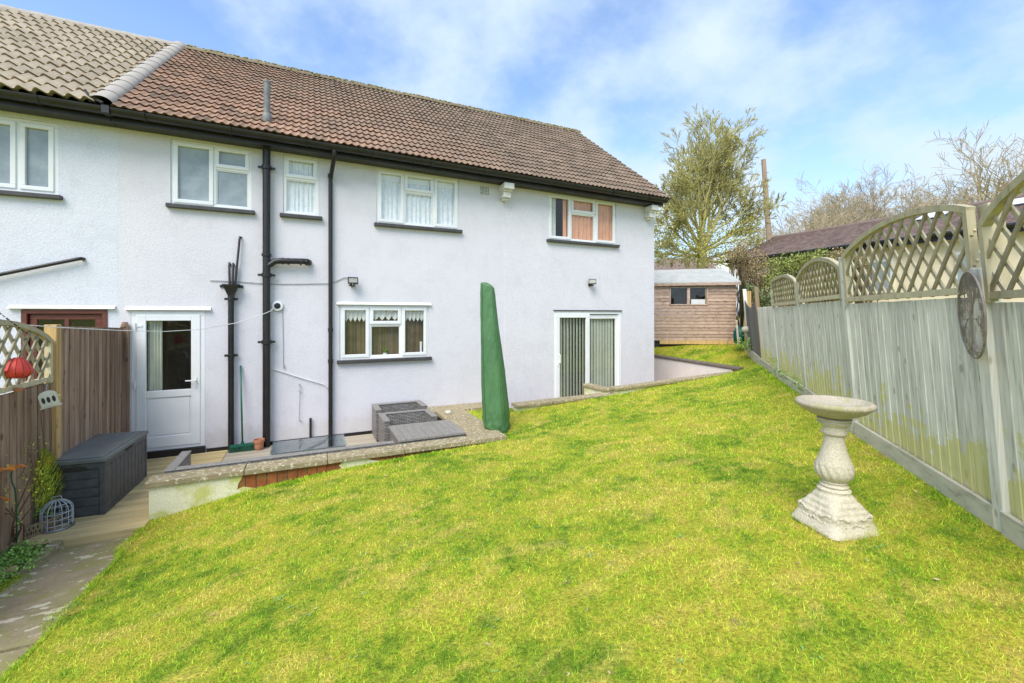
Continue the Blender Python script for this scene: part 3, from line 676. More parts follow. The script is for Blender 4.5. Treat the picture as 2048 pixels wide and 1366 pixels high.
# roofs
def tiles(x0, x1, ncourse, period, amp, thick, tw, bumpf, name, mat, parent, eave, ridge=(11.55, 5.81), zer=ze, gradf=None, sag=.006):
    b = MB(); ns = 6; n_ = int(round((x1-x0)/period*ns)); vs = []; cols = []
    X = [x0+(x1-x0)*i/n_ for i in range(n_+1)]
    dy = ridge[0]-eave; sl = math.hypot(dy, ridge[1]-2.8); ny = -(ridge[1]-2.8)/sl; nz = dy/sl
    prof = [amp*bumpf(((x-x0)/period) % 1) for x in X]
    V_ = []; F_ = []; C_ = []
    for c in range(ncourse):
        s0 = c/ncourse-.012; s1 = (c+1)/ncourse+.02; base = len(V_)
        jit = {}
        for r_, (s_, off) in enumerate(((s0+.012, -.012), (s0, thick), (s1, .004))):
            for i, x in enumerate(X):
                tcol = int((x-x0+1e-6)//tw); j = jit.setdefault(tcol, (random.uniform(-.004, .004), random.uniform(-.003, .003)))
                zz = zer(x); o_ = off+prof[i]+(j[0] if r_ < 2 else 0); ss = s_+(j[1] if r_ < 2 else 0)
                dip = sag*mnoise.noise((x*.5, s_*3, 1.3))*2
                V_.append((x, eave+dy*ss+ny*(o_+dip), zz+(ridge[1]-zz)*ss+nz*(o_+dip)))
        m_ = n_+1
        for i in range(n_):
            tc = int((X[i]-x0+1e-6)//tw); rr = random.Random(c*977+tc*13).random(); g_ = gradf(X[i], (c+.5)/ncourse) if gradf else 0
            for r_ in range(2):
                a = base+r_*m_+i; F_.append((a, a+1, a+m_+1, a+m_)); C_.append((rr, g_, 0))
    b.v = V_; b.f = [list(f) for f in F_]; b.c = C_
    return b.build(name, mat, parent)
def roll(t): return max(0, math.sin(math.pi*min(1, t/.55)))**.8 if t < .55 else -.15*math.sin(math.pi*(t-.55)/.45)
def pan(t): return math.sin(2*math.pi*t)*.5+.5+.12*math.sin(4*math.pi*t)
EV = 7.68
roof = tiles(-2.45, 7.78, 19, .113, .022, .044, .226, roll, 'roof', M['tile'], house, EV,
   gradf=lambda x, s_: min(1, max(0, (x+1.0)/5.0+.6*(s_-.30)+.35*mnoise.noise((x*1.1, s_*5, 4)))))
b = MB(); e0 = (ze(-2.5), ze(7.75))
b.add([(-2.48, EV+.05, ze(-2.5)-.03), (7.74, EV+.05, ze(7.75)-.03), (7.74, 11.55, 5.76), (-2.48, 11.55, 5.76), (-2.48, 15.4, 2.75), (7.74, 15.4, 2.75)], [(0, 1, 2, 3), (3, 2, 5, 4)])
b.build('roof_underlay', M['sill'], roof)
b = MB(); b.add([(-2.48, 11.5, 5.84), (7.78, 11.5, 5.84), (7.78, 15.5, 2.78), (-2.48, 15.5, 2.78)], [(0, 1, 2, 3)]); b.build('rear_slope', M['tile'], roof)
b = MB(); p = [(7.79, EV, ze(7.8)-.05), (7.79, EV, ze(7.8)+.0), (7.79, 11.55, 5.80), (7.79, 15.4, 2.79), (7.79, 15.4, 2.7), (7.79, 11.55, 5.70)]
b.poly(p[:3]+[p[5]], (-.03, 0, 0)); b.build('verge', M['mortar'], roof)
def halfrounds(x0, x1, n_, y, z, r_, mat, name, parent):
    b = MB(); L = (x1-x0)/n_
    for i in range(n_):
        a = x0+L*i; c = random.random(); vs = []; k_ = 12; j = random.uniform(-.006, .006)
        for xx, rr in ((a, r_), (a+L*1.02, r_-.008)):
            for k in range(k_+1): th = math.pi*k/k_; vs.append((xx, y-rr*math.cos(th)*1.15, z-.06+j+rr*math.sin(th)+random.uniform(-.003, .003)))
        b.add(vs, [(k, k+1, k_+2+k, k_+1+k) for k in range(k_)]+[tuple(range(k_+1))], (c, 0, 0))
    return b.build(name, mat, parent, smooth=True, angle=35)
halfrounds(-2.45, 7.8, 24, 11.55, 5.83, .125, M['ridge'], 'ridge', roof)
# moss lumps on the ridge
b = MB()
for i in range(700):
    x = random.uniform(-2.4, 7.75); th = random.gauss(1.2, .5); yy = 11.55-.14*math.cos(th); zz = 5.77+.125*math.sin(th); r_ = random.uniform(.012, .035)
    b.lathe([(.1*r_, -r_*.4), (r_, 0), (r_*.7, r_*.5), (.05*r_, r_*.7)], (x, yy, zz), 5)
mo_ = b.build('moss', simple('ridge_moss', (.24, .21, .08), (.33, .30, .10), 8, .95), roof); struct(mo_, 'stuff')

nb = thing('house', 'neighbouring house with pale bluish render and sandy pantile roof, joined at the left', 'house', (-5, D, -2.12))
HN = (HN[0], HN[1], HN[2], HN[3])
b = MB(); facade(b, -9.5, -2.5, -2.2, TOPW, D+.004, [HN, HB]); b.add([(-9.5, D, -2.2), (-9.5, 15.1, -2.2), (-9.5, 15.1, 2.7), (-9.5, 11.55, 5.7), (-9.5, D, TOPW)], [(0, 1, 2, 3, 4)]); b.add([(-2.5, 15.1, -2.2), (-9.5, 15.1, -2.2), (-9.5, 15.1, 2.7), (-2.5, 15.1, 2.7)], [(0, 1, 2, 3)]); b.build('wall', M['render_blue'], nb)
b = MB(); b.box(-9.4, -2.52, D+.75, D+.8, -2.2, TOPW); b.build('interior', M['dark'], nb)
nroof = tiles(-9.8, -2.62, 14, .157, .050, .045, .314, pan, 'roof', M['pantile'], nb, EV, zer=lambda x: ze(x)+.01)
b = MB(); b.add([(-9.8, 11.5, 5.84), (-2.5, 11.5, 5.84), (-2.5, 15.5, 2.78), (-9.8, 15.5, 2.78)], [(0, 1, 2, 3)]); b.add([(-9.8, EV+.05, ze(-5)-.04), (-2.5, EV+.05, ze(-2.5)-.04), (-2.5, 11.55, 5.76), (-9.8, 11.55, 5.76)], [(0, 1, 2, 3)]); b.build('roof_underlay', M['sill'], nroof)
halfrounds(-9.8, -2.62, 16, 11.55, 5.84, .12, M['halfround'], 'ridge', nroof)
# party-line half rounds running up the slope
b = MB(); n_ = 15; E = Vector((-2.56, EV-.03, ze(-2.56)+.02)); T = Vector((-2.56, 11.55, 5.86)); dv = (T-E)/n_; up = Vector((0, -(T.z-E.z), T.y-E.y)).normalized()
for i in range(n_):
    vs = []; k_ = 12
    for q, rr in ((0, .128), (1.02, .125)):
        p = E+dv*(i+q)
        for k in range(k_+1): th = math.pi*k/k_; vs.append(p+Vector((1, 0, 0))*-rr*math.cos(th)+up*(rr*math.sin(th)*.7+(.004 if q == 0 else 0)))
    b.add(vs, [(k, k_+1+k, k_+2+k, k+1) for k in range(k_)], (.5, 0, 0))
    if i == 0: pass
b.build('party_line_tiles', M['halfround'], nroof, smooth=True)
for i in range(1, n_, 2):
    p = E+dv*i; b = MB()
    b.tube([p+Vector((1, 0, 0))*-.130*math.cos(math.pi*k/14)+up*(.130*math.sin(math.pi*k/14)*.7+.006) for k in range(3, 7, 1)], .0045, 4)
    b.build('tile_clip', M['sill'], nroof)
# gutters and fascias (both follow the eave)
def eave_run(x0, x1, parent, segs=1):
    b = MB(); k_ = 10; vs = []; n2 = 2; q_ = .082
    prof = [(-q_*math.cos(math.pi*k/k_), -q_*math.sin(math.pi*k/k_)) for k in range(k_+1)]+[(.074*math.cos(math.pi*k/k_), -.074*math.sin(math.pi*k/k_)) for k in range(k_+1)]
    for x in (x0, x1):
        z_ = ze(x)-.035
        for py_, pz_ in prof: vs.append((x, EV-.0+py_, z_+pz_))
    m_ = len(prof)
    b.add(vs, [(k, (k+1)%m_, m_+(k+1)%m_, m_+k) for k in range(m_)]+[tuple(range(m_)), tuple(range(m_, 2*m_))[::-1]])
    x = x0+.4
    while x < x1-.2:
        z_ = ze(x)-.035; b.tube([(x, EV-.087*math.cos(math.pi*k/8), z_-.087*math.sin(math.pi*k/8)+.003) for k in range(9)], .012, 5); x += 1.02
    g_ = b.build('gutter', M['black'], parent, smooth=True, angle=40)
    b = MB(); Y0, Y1 = EV+.09, EV+.115
    b.hexa([(x0, Y0, ze(x0)-.165), (x1, Y0, ze(x1)-.165), (x1, Y1, ze(x1)-.165), (x0, Y1, ze(x0)-.165), (x0, Y0, ze(x0)-.02), (x1, Y0, ze(x1)-.02), (x1, Y1, ze(x1)-.02), (x0, Y1, ze(x0)-.02)])
    b.hexa([(x0, Y1, ze(x0)-.157), (x1, Y1, ze(x1)-.157), (x1, D-.01, ze(x1)-.157), (x0, D-.01, ze(x0)-.157), (x0, Y1, ze(x0)-.142), (x1, Y1, ze(x1)-.142), (x1, D-.01, ze(x1)-.142), (x0, D-.01, ze(x0)-.142)])
    b.build('fascia', M['black'], parent)
eave_run(-9.7, -2.50, nb); eave_run(-2.49, 7.66, house)
b = MB(); z_ = ze(-2.5)
b.tube([(-2.52, EV-.09, z_+.0), (-2.6, EV-.05, z_+.04), (-2.68, EV-.02, z_+.02)], .02, 6); b.tube([(-2.66, EV-.05, z_+.03), (-2.72, EV-.04, z_+.16)], .014, 6); b.box(-2.54, -2.46, EV-.09, EV+.07, z_-.12, z_-.02)
b.build('gutter_union', M['black'], house)
def corbel(px_, parent, w_=.11):
    X = fx(px_, D-.15); z1_ = ze(X)-.172; b = MB()
    b.box(X-w_, X+w_, D-.30, D-.009, z1_-.12, z1_); b.box(X-w_*.86, X+w_*.86, D-.24, D-.009, z1_-.155, z1_-.1202); b.box(X-w_*.75, X+w_*.75, D-.20, D-.009, z1_-.27, z1_-.1555); b.box(X-w_*.6, X+w_*.6, D-.13, D-.009, z1_-.31, z1_-.2705)
    b.build('corbel', M['whitepaint'], parent, bevel=.012)
corbel(1013, house); corbel(1302, house, .10)

# neighbour window, door, pipe
window((HN[0], HN[1], HN[2], HN[3]), [(.52, [1], True), (.48, [1], True)], nb, Y=D+.004, mat='frost', fw=.06)
x0, x1, z0, z1 = HB; b = MB(); sash(b, x0, x1, z0, z1, D-.01, D+.08, .06); df = b.build('door_frame', M['redbrown'], nb, bevel=.006)
b = MB(); sash(b, x0+.07, x1-.07, z0+.05, z1-.065, D+.03, D+.075, .075); b.box((x0+x1)/2-.025, (x0+x1)/2+.025, D+.031, D+.074, z0+.1, z1-.135); dn = b.build('door', M['redbrown'], nb, bevel=.006)
b = MB(); b.box(x0+.14, x1-.14, D+.05, D+.056, z0+.1, z1-.135); b.build('pane', M['glass'], dn)
b = MB(); b.hexa([(x0-.12, D-.05, z1+.012), (x1+.09, D-.05, z1+.012), (x1+.09, D-.001, z1+.012), (x0-.12, D-.001, z1+.012), (x0-.12, D-.03, z1+.03), (x1+.09, D-.03, z1+.03), (x1+.09, D-.001, z1+.06), (x0-.12, D-.001, z1+.06)]); b.build('drip_ledge', M['whitepaint'], df)
b = MB(); p = at(163, 517, D-.06); b.tube([(p.x+.0, D+.0, p.z), (p.x-.01, D-.05, p.z), p+Vector((-.05, 0, -.012)), at(0, 549, D-.06), at(-200, 590, D-.06)], .024, 10); b.build('waste_pipe', M['black'], nb, smooth=True)
# dirt and rust marks below the fence end: bare brick patches
b = MB()
for (xa, ya, xb, yb) in [(241, 710, 252, 752), (244, 752, 258, 778)]:
    a = at(xa, ya); c = at(xb, yb); b.box(a.x, c.x, D-.012, D-.001, c.z, a.z)
b.build('bare_brick_patch', simple('red_paint', (.30, .09, .06), (.22, .07, .05), 20, .8), house)

# pipes on the house
def collar(b, X, Y, Z, r_, h=.05, ears=True):
    b.tube([(X, Y, Z-h/2), (X, Y, Z-h/2+.006), (X, Y, Z+h/2-.006), (X, Y, Z+h/2)], [r_*1.12, r_*1.28, r_*1.28, r_*1.12], 14)
    if ears: b.box(X-r_*2.2, X+r_*2.2, Y+r_*.2, Y+r_*.2+.016, Z-.018, Z+.018)
b = MB(); X = at(462, 600, D-.07).x; Y = D-.07; r_ = .041
b.tube([(X, Y, -2.12), (X, Y, at(462, 600, Y).z)], r_, 14)
for yy in (598, 711): collar(b, X, Y, at(462, yy, Y).z, r_)
o = b.build('waste_downpipe', M['black'], house, smooth=True, angle=40)
b = MB(); zt1 = at(462, 569, Y).z; zb1 = at(462, 596, Y).z; vs = []
for z_, wx, wy in ((zb1, .035, .035), (zb1+.05, .045, .04), (zt1-.03, .095, .075), (zt1, .115, .08), (zt1, .10, .068), (zt1-.03, .08, .06)):
    vs += [(X-wx, Y-wy, z_), (X+wx, Y-wy, z_), (X+wx, Y+.05, z_), (X-wx, Y+.05, z_)]
b.add(vs, [(4*i+k, 4*i+(k+1)%4, 4*i+4+(k+1)%4, 4*i+4+k) for i in range(5) for k in range(4)]); b.box(X-.155, X+.155, Y+.051, Y+.066, zt1-.045, zt1-.005)
b.build('hopper', M['black'], o)
b = MB(); 
for xa, ya, rr in ((458.5, 526, .017), (466, 527, .017)):
    p = at(xa, ya, Y); b.tube([(p.x, D, p.z-.02), (p.x, Y+.02, p.z), (p.x, Y, p.z-.03), (X+(p.x-X)*.7, Y, zt1-.06)], rr, 8)
p = at(480, 474, D-.04); b.tube([(p.x+.01, D, p.z), (p.x, D-.04, p.z), at(479, 480, D-.05), (X+.05, Y, zt1-.05)], .017, 8); b.build('sink_waste', M['black'], o, smooth=True, angle=60)
b = MB(); Y = D-.09; r_ = .056; X = at(533, 500, Y).x
b.tube([(X, Y, -2.12), (X, Y, ze(X)-.19)], r_, 18)
for yy, e in ((335, 1), (510, 0), (550, 1), (684, 1)): collar(b, X, Y, at(533, yy, Y).z, r_, .07 if e else .05, e)
o = b.build('soil_pipe', M['black'], house, smooth=True, angle=40)
z_ = at(580, 523, Y).z; Xe = at(614, 521, Y).x
b = MB(); b.tube([(X, Y-.01, z_-.10), (X+.06, Y-.01, z_-.06), (X+.12, Y-.01, z_-.01), (X+.2, Y-.01, z_), (Xe-.05, Y-.01, z_+.012), (Xe, Y, z_+.012), (Xe+.03, Y+.05, z_+.01), (Xe+.03, D, z_)], [.044, .046, .048, .048, .048, .048, .045, .045], 14)
for xx in (.22, .30, .48, .56): b.tube([(X+xx, Y-.01, z_), (X+xx+.03, Y-.01, z_)], .056, 14)
b.build('branch_pipe', M['black'], o, smooth=True, angle=40)
Yv = EV+.18; Xv = X+.02; slope = (5.81-2.82)/(11.55-EV); zv = ze(Xv)+slope*.2
b = MB(); Yb = EV+.40; zv = 2.82+slope*.36; b.lathe([(.075, -.1), (.07, .16), (.056, .2)], (at(534, 200, Yb).x, Yb, zv), 16); b.build('lead_flashing', M['lead'], o, smooth=True)
b = MB(); ztop = at(534, 165, Yb).z; b.tube([(at(534, 200, Yb).x, Yb, zv), (at(534, 200, Yb).x, Yb, ztop)], .05, 16); b.tube([(at(534, 200, Yb).x, Yb, ztop-.01), (at(534, 200, Yb).x, Yb, ztop+.02)], .054, 16); b.build('vent_stack', M['lead'], o, smooth=True, angle=40)
b = MB(); Y = D-.055; r_ = .034; X = at(661, 600, Y).x; zg = ze(X)-.1
b.tube([(X+.045, EV, zg), (X+.045, EV, zg-.09), (X+.04, EV+.05, zg-.15), (X+.01, D-.10, zg-.33), (X, Y, zg-.40), (X, Y, zg-.46), (X, Y, -2.1)], [.04, .04, r_, r_, r_, r_, r_], 12)
for yy in (352, 722, 660): b.tube([(X, Y, at(661, yy, Y).z-.03), (X, Y, at(661, yy, Y).z+.03)], r_*1.22, 12)
b.build('downpipe', M['black'], house, smooth=True, angle=40)
b = MB(); p = at(621, 836, D-.035); b.tube([(p.x, p.y, p.z), (p.x, p.y, -2.12)], .018, 8); b.build('stub_pipe', M['black'], house, smooth=True, angle=50)
b = MB(); b.tube([at(541, 736, D-.02), at(600, 755, D-.02), at(648, 769, D-.02), at(655, 776, D-.02)], .009, 6); b.build('white_conduit', M['wire'], house)
b = MB(); b.tube([at(420, 561, D-.012), at(470, 563, D-.012), at(540, 568, D-.012), at(600, 568, D-.012), at(655, 567, D-.012), at(672, 563, D-.012), at(688, 555, D-.012), at(700, 556, D-.012)], .006, 5)
b.tube([at(565, 620, D-.01), at(566, 660, D-.01), at(567, 735, D-.01)], .004, 5); b.tube([at(567, 728, D-.02), at(569, 733, D-.02), at(567, 738, D-.02)], .007, 5); b.build('wall_cable', M['greywire'], house)
b = MB(); b.tube([at(600, 774, D-.03), at(600, 785, D-.03), at(599, 815, D-.03), at(598, 842, D-.03)], .004, 5); 
for yy in (768, 780, 838): p = at(600, yy, D-.02); b.tube([p+Vector((-.012, 0, 0)), p+Vector((.004, -.02, -.03))], .009, 6)
b.build('hanging_hook', M['metal'], house)
def flood(px_, py_, parent, turn):
    p = at(px_, py_, D-.12); rot = Matrix.Rotation(turn, 3, 'Z') @ Matrix.Rotation(R(-25), 3, 'X')
    def T(v): return p+rot@Vector(v)
    b = MB(); w_, h_ = .085, .06
    def bx(x0, x1, y0, y1, z0, z1, q): q.hexa([T(v) for v in [(x0, y0, z0), (x1, y0, z0), (x1, y1, z0), (x0, y1, z0), (x0, y0, z1), (x1, y0, z1), (x1, y1, z1), (x0, y1, z1)]])
    bx(-w_, w_, 0, .02, -h_, h_, b); bx(-w_, w_, -.014, -.0005, h_-.014, h_, b); bx(-w_, w_, -.014, -.0005, -h_, -h_+.014, b); bx(-w_, -w_+.014, -.0135, -.0005, -h_+.014, h_-.014, b); bx(w_-.014, w_, -.0135, -.0005, -h_+.014, h_-.014, b)
    b.tube([T((0, .03, -h_)), T((-.06, .05, -h_-.01)), (p.x, D-.02, p.z-.05)], .012, 6); b.box(p.x-.035, p.x+.035, D-.025, D-.009, p.z-.1, p.z-.02); b.tube([T((0, .01, -h_-.005)), T((0, .01, -h_-.04))], .025, 8)
    o = b.build('floodlight', M['black'], parent)
    b = MB(); bx(-w_+.015, w_-.015, -.006, -.001, -h_+.015, h_-.015, b); b.build('lens', M['lamp'], o)
flood(706, 561, house, 0); flood(1185, 563, house, R(-38))
# air brick
a = at(960, 372); c = at(978, 391); b = MB(); n_ = 6; w_ = (c.x-a.x); h_ = a.z-c.z
for i in range(n_+1): b.box(a.x+w_*i/n_-.0045, a.x+w_*i/n_+.0045, D-.008, D-.001, c.z, a.z); b.box(a.x, c.x, D-.0085, D-.0015, c.z+h_*i/n_-.0045, c.z+h_*i/n_+.0045)
o = b.build('air_vent', M['whitepaint'], house); b = MB(); b.box(a.x+.002, c.x-.002, D-.003, D-.0012, c.z+.002, a.z-.002); b.build('vent_mesh', M['sill'], o)
# round line reel
p = at(555, 612); b = MB()
vs = []
def ringY(b, c, prof, n_=24):
    vs = []
    for r_, y_ in prof: vs += [(c.x+r_*math.cos(2*math.pi*k/n_), y_, c.z+r_*math.sin(2*math.pi*k/n_)) for k in range(n_)]
    m_ = len(prof); b.add(vs, [(i*n_+k, i*n_+(k+1)%n_, (i+1)*n_+(k+1)%n_, (i+1)*n_+k) for i in range(m_-1) for k in range(n_)]+[tuple((m_-1)*n_+k for k in range(n_))])
ringY(b, p, [(.085, D-.001), (.085, D-.03), (.078, D-.04), (.05, D-.045), (.048, D-.03)]); o = b.build('line_reel', M['upvc'], house, smooth=True, angle=40)
b = MB(); ringY(b, p, [(.047, D-.03), (.044, D-.05), (.02, D-.052), (.018, D-.065)]); b.build('reel_core', M['black'], o, smooth=True, angle=40)
# washing line
b = MB(); pts = [at(40, 649, 5.6), at(120, 655, 6.0), at(240, 661, 6.7), at(330, 663, 7.2), at(400, 659, 7.5), at(455, 649, D-.12), at(472, 646, D-.12), at(527, 628, D-.16), at(541, 622, D-.16), at(549, 614, D-.05)]
pts = [dep(-90, 615, 3.6)]+pts
b.tube(pts, .0045, 5); tag(b.build('washing_line', M['wire']), 'white washing line strung from the left fence to the round reel on the house', 'washing line')

# ---------------------------------------------------------------- garden walls
def skinwall(name, label, cat): pass
pw = thing('garden_wall', 'low patio wall with lichened concrete coping, white render and exposed orange brick', 'wall', (.5, PW0, -2.2))
CZ = -1.735
b = MB(); b.box(-1.5, SX1-.04, PW0+.04, PW1-.03, -2.35, CZ-.06); b.box(SX0+.03, SX1-.04, PW1-.029, 7.6, -2.3, CZ-.061); b.build('brickwork', M['brick'], pw)
yf = PW0+.031
def skin(pts): return [(x, yf, z) for x, z in pts]
b = MB(); xa = fx(470, PW0+.03); xb = fx(525, PW0+.03); xc = fx(680, PW0+.03)
b.poly(skin([(-1.508, -2.4), (-.35, -2.4), (-.33, -2.02), (-.42, -1.965), (-.55, -1.97), (xa+.16, -1.955), (xa+.08, -1.93), (xa+.02, -1.95), (xa+.03, -1.89), (xa+.06, -1.84), (xa+.07, CZ-.062), (-1.508, CZ-.062)]), (0, .012, 0))
b.poly(skin([(xc+.0, -2.4), (xc+.55, -2.4), (xc+.5, -1.86), (xc+.38, -1.83), (xc+.3, CZ-.062), (xc+.03, CZ-.062), (xc-.01, -1.84), (xc+.02, -1.88)]), (0, .012, 0))
b.box(-1.512, -1.501, PW0+.032, PW1-.03, -2.35, CZ-.062)
b.build('render_coat', M['whitewall'], pw)
b = MB(); X = -1.54; L = [.86, .9, .88, .92]
while X < SX1-.5:
    l_ = random.choice(L); X2 = min(X+l_, SX1); 
    if SX1-X2 < .3: X2 = SX1
    dz = random.uniform(-.004, .004); b.hexa([(X, PW0, CZ-.06), (X2-.006, PW0, CZ-.06+dz), (X2-.006, PW1, CZ-.06+dz), (X, PW1, CZ-.06), (X, PW0, CZ+dz), (X2-.006, PW0, CZ), (X2-.006, PW1, CZ+.004), (X, PW1, CZ+.004+dz)]); X = X2
y = PW1+.004
while y < 7.5: y2 = min(y+.84, 7.56); b.box(SX0, SX1, y, y2-.006, CZ-.06, CZ+random.uniform(-.003, .003)); y = y2
b.box(1.9, 3.42, 7.568, D-.002, CZ-.06, CZ-.005)
b.build('coping', M['coping'], pw, bevel=.007)
b = MB(); b.box(SX0+.04, 3.4, 7.6, D-.003, -2.3, CZ-.061); b.box(3.36, 3.43, 7.0, 7.6, -2.3, -1.8); b.build('ledge_base', M['slab'], pw)
# pale shell ornament on the coping
p = az(872, 832, CZ); p.x = 2.2; b = MB(); b.lathe([(.001, 0), (.05, .0), (.06, .03), (.045, .055), (.001, .07)], (2.2, 7.3, CZ), 14, fn=lambda r_, z_, t_: r_*(1+.15*math.sin(5*t_))); tag(b.build('stone_ornament', M['cream'], smooth=True), 'small pale shell-like stone resting on the coping beside the grey chairs', 'ornament')

def lowwall(name, label, segs, baseY0, baseY1, zb):
    t_ = thing(name, label, 'wall', (segs[0][0], baseY0, zb))
    b = MB(); q = MB()
    for (xa, xb, ya, yb, za, zb2) in segs:
        n_ = max(1, round((xb-xa)/.75))
        for i in range(n_):
            A = xa+(xb-xa)*i/n_; B = xa+(xb-xa)*(i+1)/n_-.006; z1_ = za+(zb2-za)*i/n_; z2_ = za+(zb2-za)*(i+1)/n_
            b.hexa([(A, ya, z1_-.06), (B, ya, z2_-.06), (B, yb, z2_-.06), (A, yb, z1_-.06), (A, ya, z1_), (B, ya, z2_), (B, yb, z2_), (A, yb, z1_)])
        q.hexa([(xa+.04, ya+.04, zb), (xb-.02, ya+.04, zb), (xb-.02, yb-.03, zb), (xa+.04, yb-.03, zb), (xa+.04, ya+.04, za-.061), (xb-.02, ya+.04, zb2-.061), (xb-.02, yb-.03, zb2-.061), (xa+.04, yb-.03, za-.061)])
    b.build('coping', M['coping'], t_, bevel=.014); q.build('wall_body', M['whitewall'], t_)
    return t_
lowwall('garden_wall', 'low lichened coping wall directly below the patio doors', [(3.34, 5.55, 6.88, 7.14, -1.605, -1.575)], 7, 7.2, -2.3)
lw = lowwall('garden_wall', 'higher coping wall stepping up past the house corner to the sunken passage', [(5.5, 9.05, 6.83, 7.05, -1.45, -1.335)], 7, 7.2, -2.3)
b = MB(); b.box(5.28, 5.5, 6.95, 7.7, -1.53, -1.47); b.build('return_coping', M['coping'], lw, bevel=.014); b = MB(); b.box(5.31, 5.47, 6.98, 7.66, -2.3, -1.531); b.build('return_wall', M['whitewall'], lw)
rw = thing('retaining_wall', 'pale pink retaining wall with dark coping beyond the house corner', 'wall', (PX, 7, -2.1))
b = MB(); b.add([(PX, 7.052, -2.2), (PX, 20, -2.2), (PX, 20, -.97), (PX, 7.052, -1.305), (PX+.16, 7.052, -2.2), (PX+.16, 20, -2.2), (PX+.16, 20, -.97), (PX+.16, 7.052, -1.305)], [(0, 3, 2, 1), (4, 5, 6, 7), (0, 4, 7, 3), (1, 2, 6, 5), (2, 3, 7, 6)]); b.build('wall_body', M['pinkwall'], rw)
b = MB(); n_ = 15
for i in range(n_):
    ya = 6.86+(13.1)*i/n_; yb = 6.86+13.1*(i+1)/n_-.006; za = -1.24+.34*i/n_; zb_ = -1.24+.34*(i+1)/n_; b.hexa([(PX-.03, ya, za-.06), (PX+.2, ya, za-.06), (PX+.2, yb, zb_-.06), (PX-.03, yb, zb_-.06), (PX-.03, ya, za), (PX+.2, ya, za), (PX+.2, yb, zb_), (PX-.03, yb, zb_)])
b.build('coping', simple('dark_coping', (.15, .12, .09), (.21, .17, .13), 8, .9, bscale=50), rw, bevel=.01)

# ---------------------------------------------------------------- rattan furniture
def shell(b, x0, x1, y0, y1, z0, z1, th, open_sides):
    """U / L shaped weave body: walls listed by side"""
    if 'back' in open_sides: b.box(x0, x1, y1-th, y1, z0, z1)
    if 'right' in open_sides: b.box(x1-th, x1, y0, y1-th-.001, z0, z1-.0005)
    if 'left' in open_sides: b.box(x0, x0+th, y0, y1-th-.001, z0, z1-.0005)
    if 'front' in open_sides: b.box(x0+(th+.001 if 'left' in open_sides else 0), x1-(th+.001 if 'right' in open_sides else 0), y0, y0+th, z0, z1-.001)
def capstrip(b, x0, x1, y0, y1, z1, th, sides):
    o = .008
    if 'back' in sides: b.box(x0-o, x1+o, y1-th-o, y1+o, z1+.0005, z1+.02)
    if 'right' in sides: b.box(x1-th-o, x1+o, y0-o, y1-th-o-.0005, z1+.0008, z1+.0198)
    if 'left' in sides: b.box(x0-o, x0+th+o, y0-o, y1-th-o-.0005, z1+.0008, z1+.0198)
    if 'front' in sides: b.box(x0+(th+o if 'left' in sides else -o)+.0005, x1+o, y0-o, y0+th+o, z1+.001, z1+.0196)
def rattan(name, label, cat, x0, x1, y0, y1, z1, th, sides, seat=None, zb=-2.12, group=None):
    t_ = thing(name, label, cat, ((x0+x1)/2, (y0+y1)/2, zb), group)
    b = MB(); shell(b, x0, x1, y0, y1, zb+.03, z1, th, sides); b.build('woven_frame', M['rattan'], t_)
    b = MB(); capstrip(b, x0, x1, y0, y1, z1, th, sides); b.build('top_edge', M['rattanedge'], t_, bevel=.006)
    if seat is not None:
        b = MB(); b.box(x0+th+.002, x1-th-.002, y0+(th+.002 if 'front' in sides else 0), y1-th-.002, zb+.03, seat); b.build('seat', M['rattan'], t_, bevel=.01)
    for sx in (x0+.04, x1-.04):
        for sy in (y0+.04, y1-.04): b = MB(); b.box(sx-.02, sx+.02, sy-.02, sy+.02, zb, zb+.0295); b.build('foot', M['sill'], t_)
    return t_
rattan('rattan_sofa', 'long grey rattan sofa backed against the patio wall, its arm at the left end', 'sofa', -1.44, 1.02, PW1+.03, 6.72, -1.725, .085, ('front', 'left'), -1.92)
gl = rattan('rattan_table', 'glass-topped grey rattan coffee table behind the patio wall', 'table', -.42, .42, 6.05, 6.52, -1.735, .05, ('front', 'back', 'left', 'right'), None)
b = MB(); b.box(-.44, .44, 5.99, 6.54, -1.70, -1.692); b.build('glass_top', M['tableglass'], gl)
st_ = thing('rattan_ottoman', 'flat-topped grey rattan table nearest the patio wall corner', 'table', (1.57, 6.3, -2.12))
b = MB(); b.box(1.1, 2.02, PW1+.03, 6.68, -2.09, -1.715); b.build('woven_frame', M['rattan'], st_)
b = MB()
for i in range(9): b.box(1.08+.106*i, 1.08+.106*(i+1)-.003, PW1+.012, 6.70, -1.7145, -1.682)
b.build('slatted_top', M['rattanedge'], st_, bevel=.004)
rattan('rattan_armchair', 'grey rattan armchair between the flat-topped table and the farther armchair', 'armchair', 1.03, 1.86, 6.78, 7.36, -1.64, .085, ('back', 'right', 'left'), -1.93, group='grey rattan armchairs')
rattan('rattan_armchair', 'grey rattan armchair tucked furthest back against the house wall', 'armchair', 1.0, 1.86, 7.44, 7.97, -1.60, .085, ('back', 'right', 'left'), -1.93, group='grey rattan armchairs')

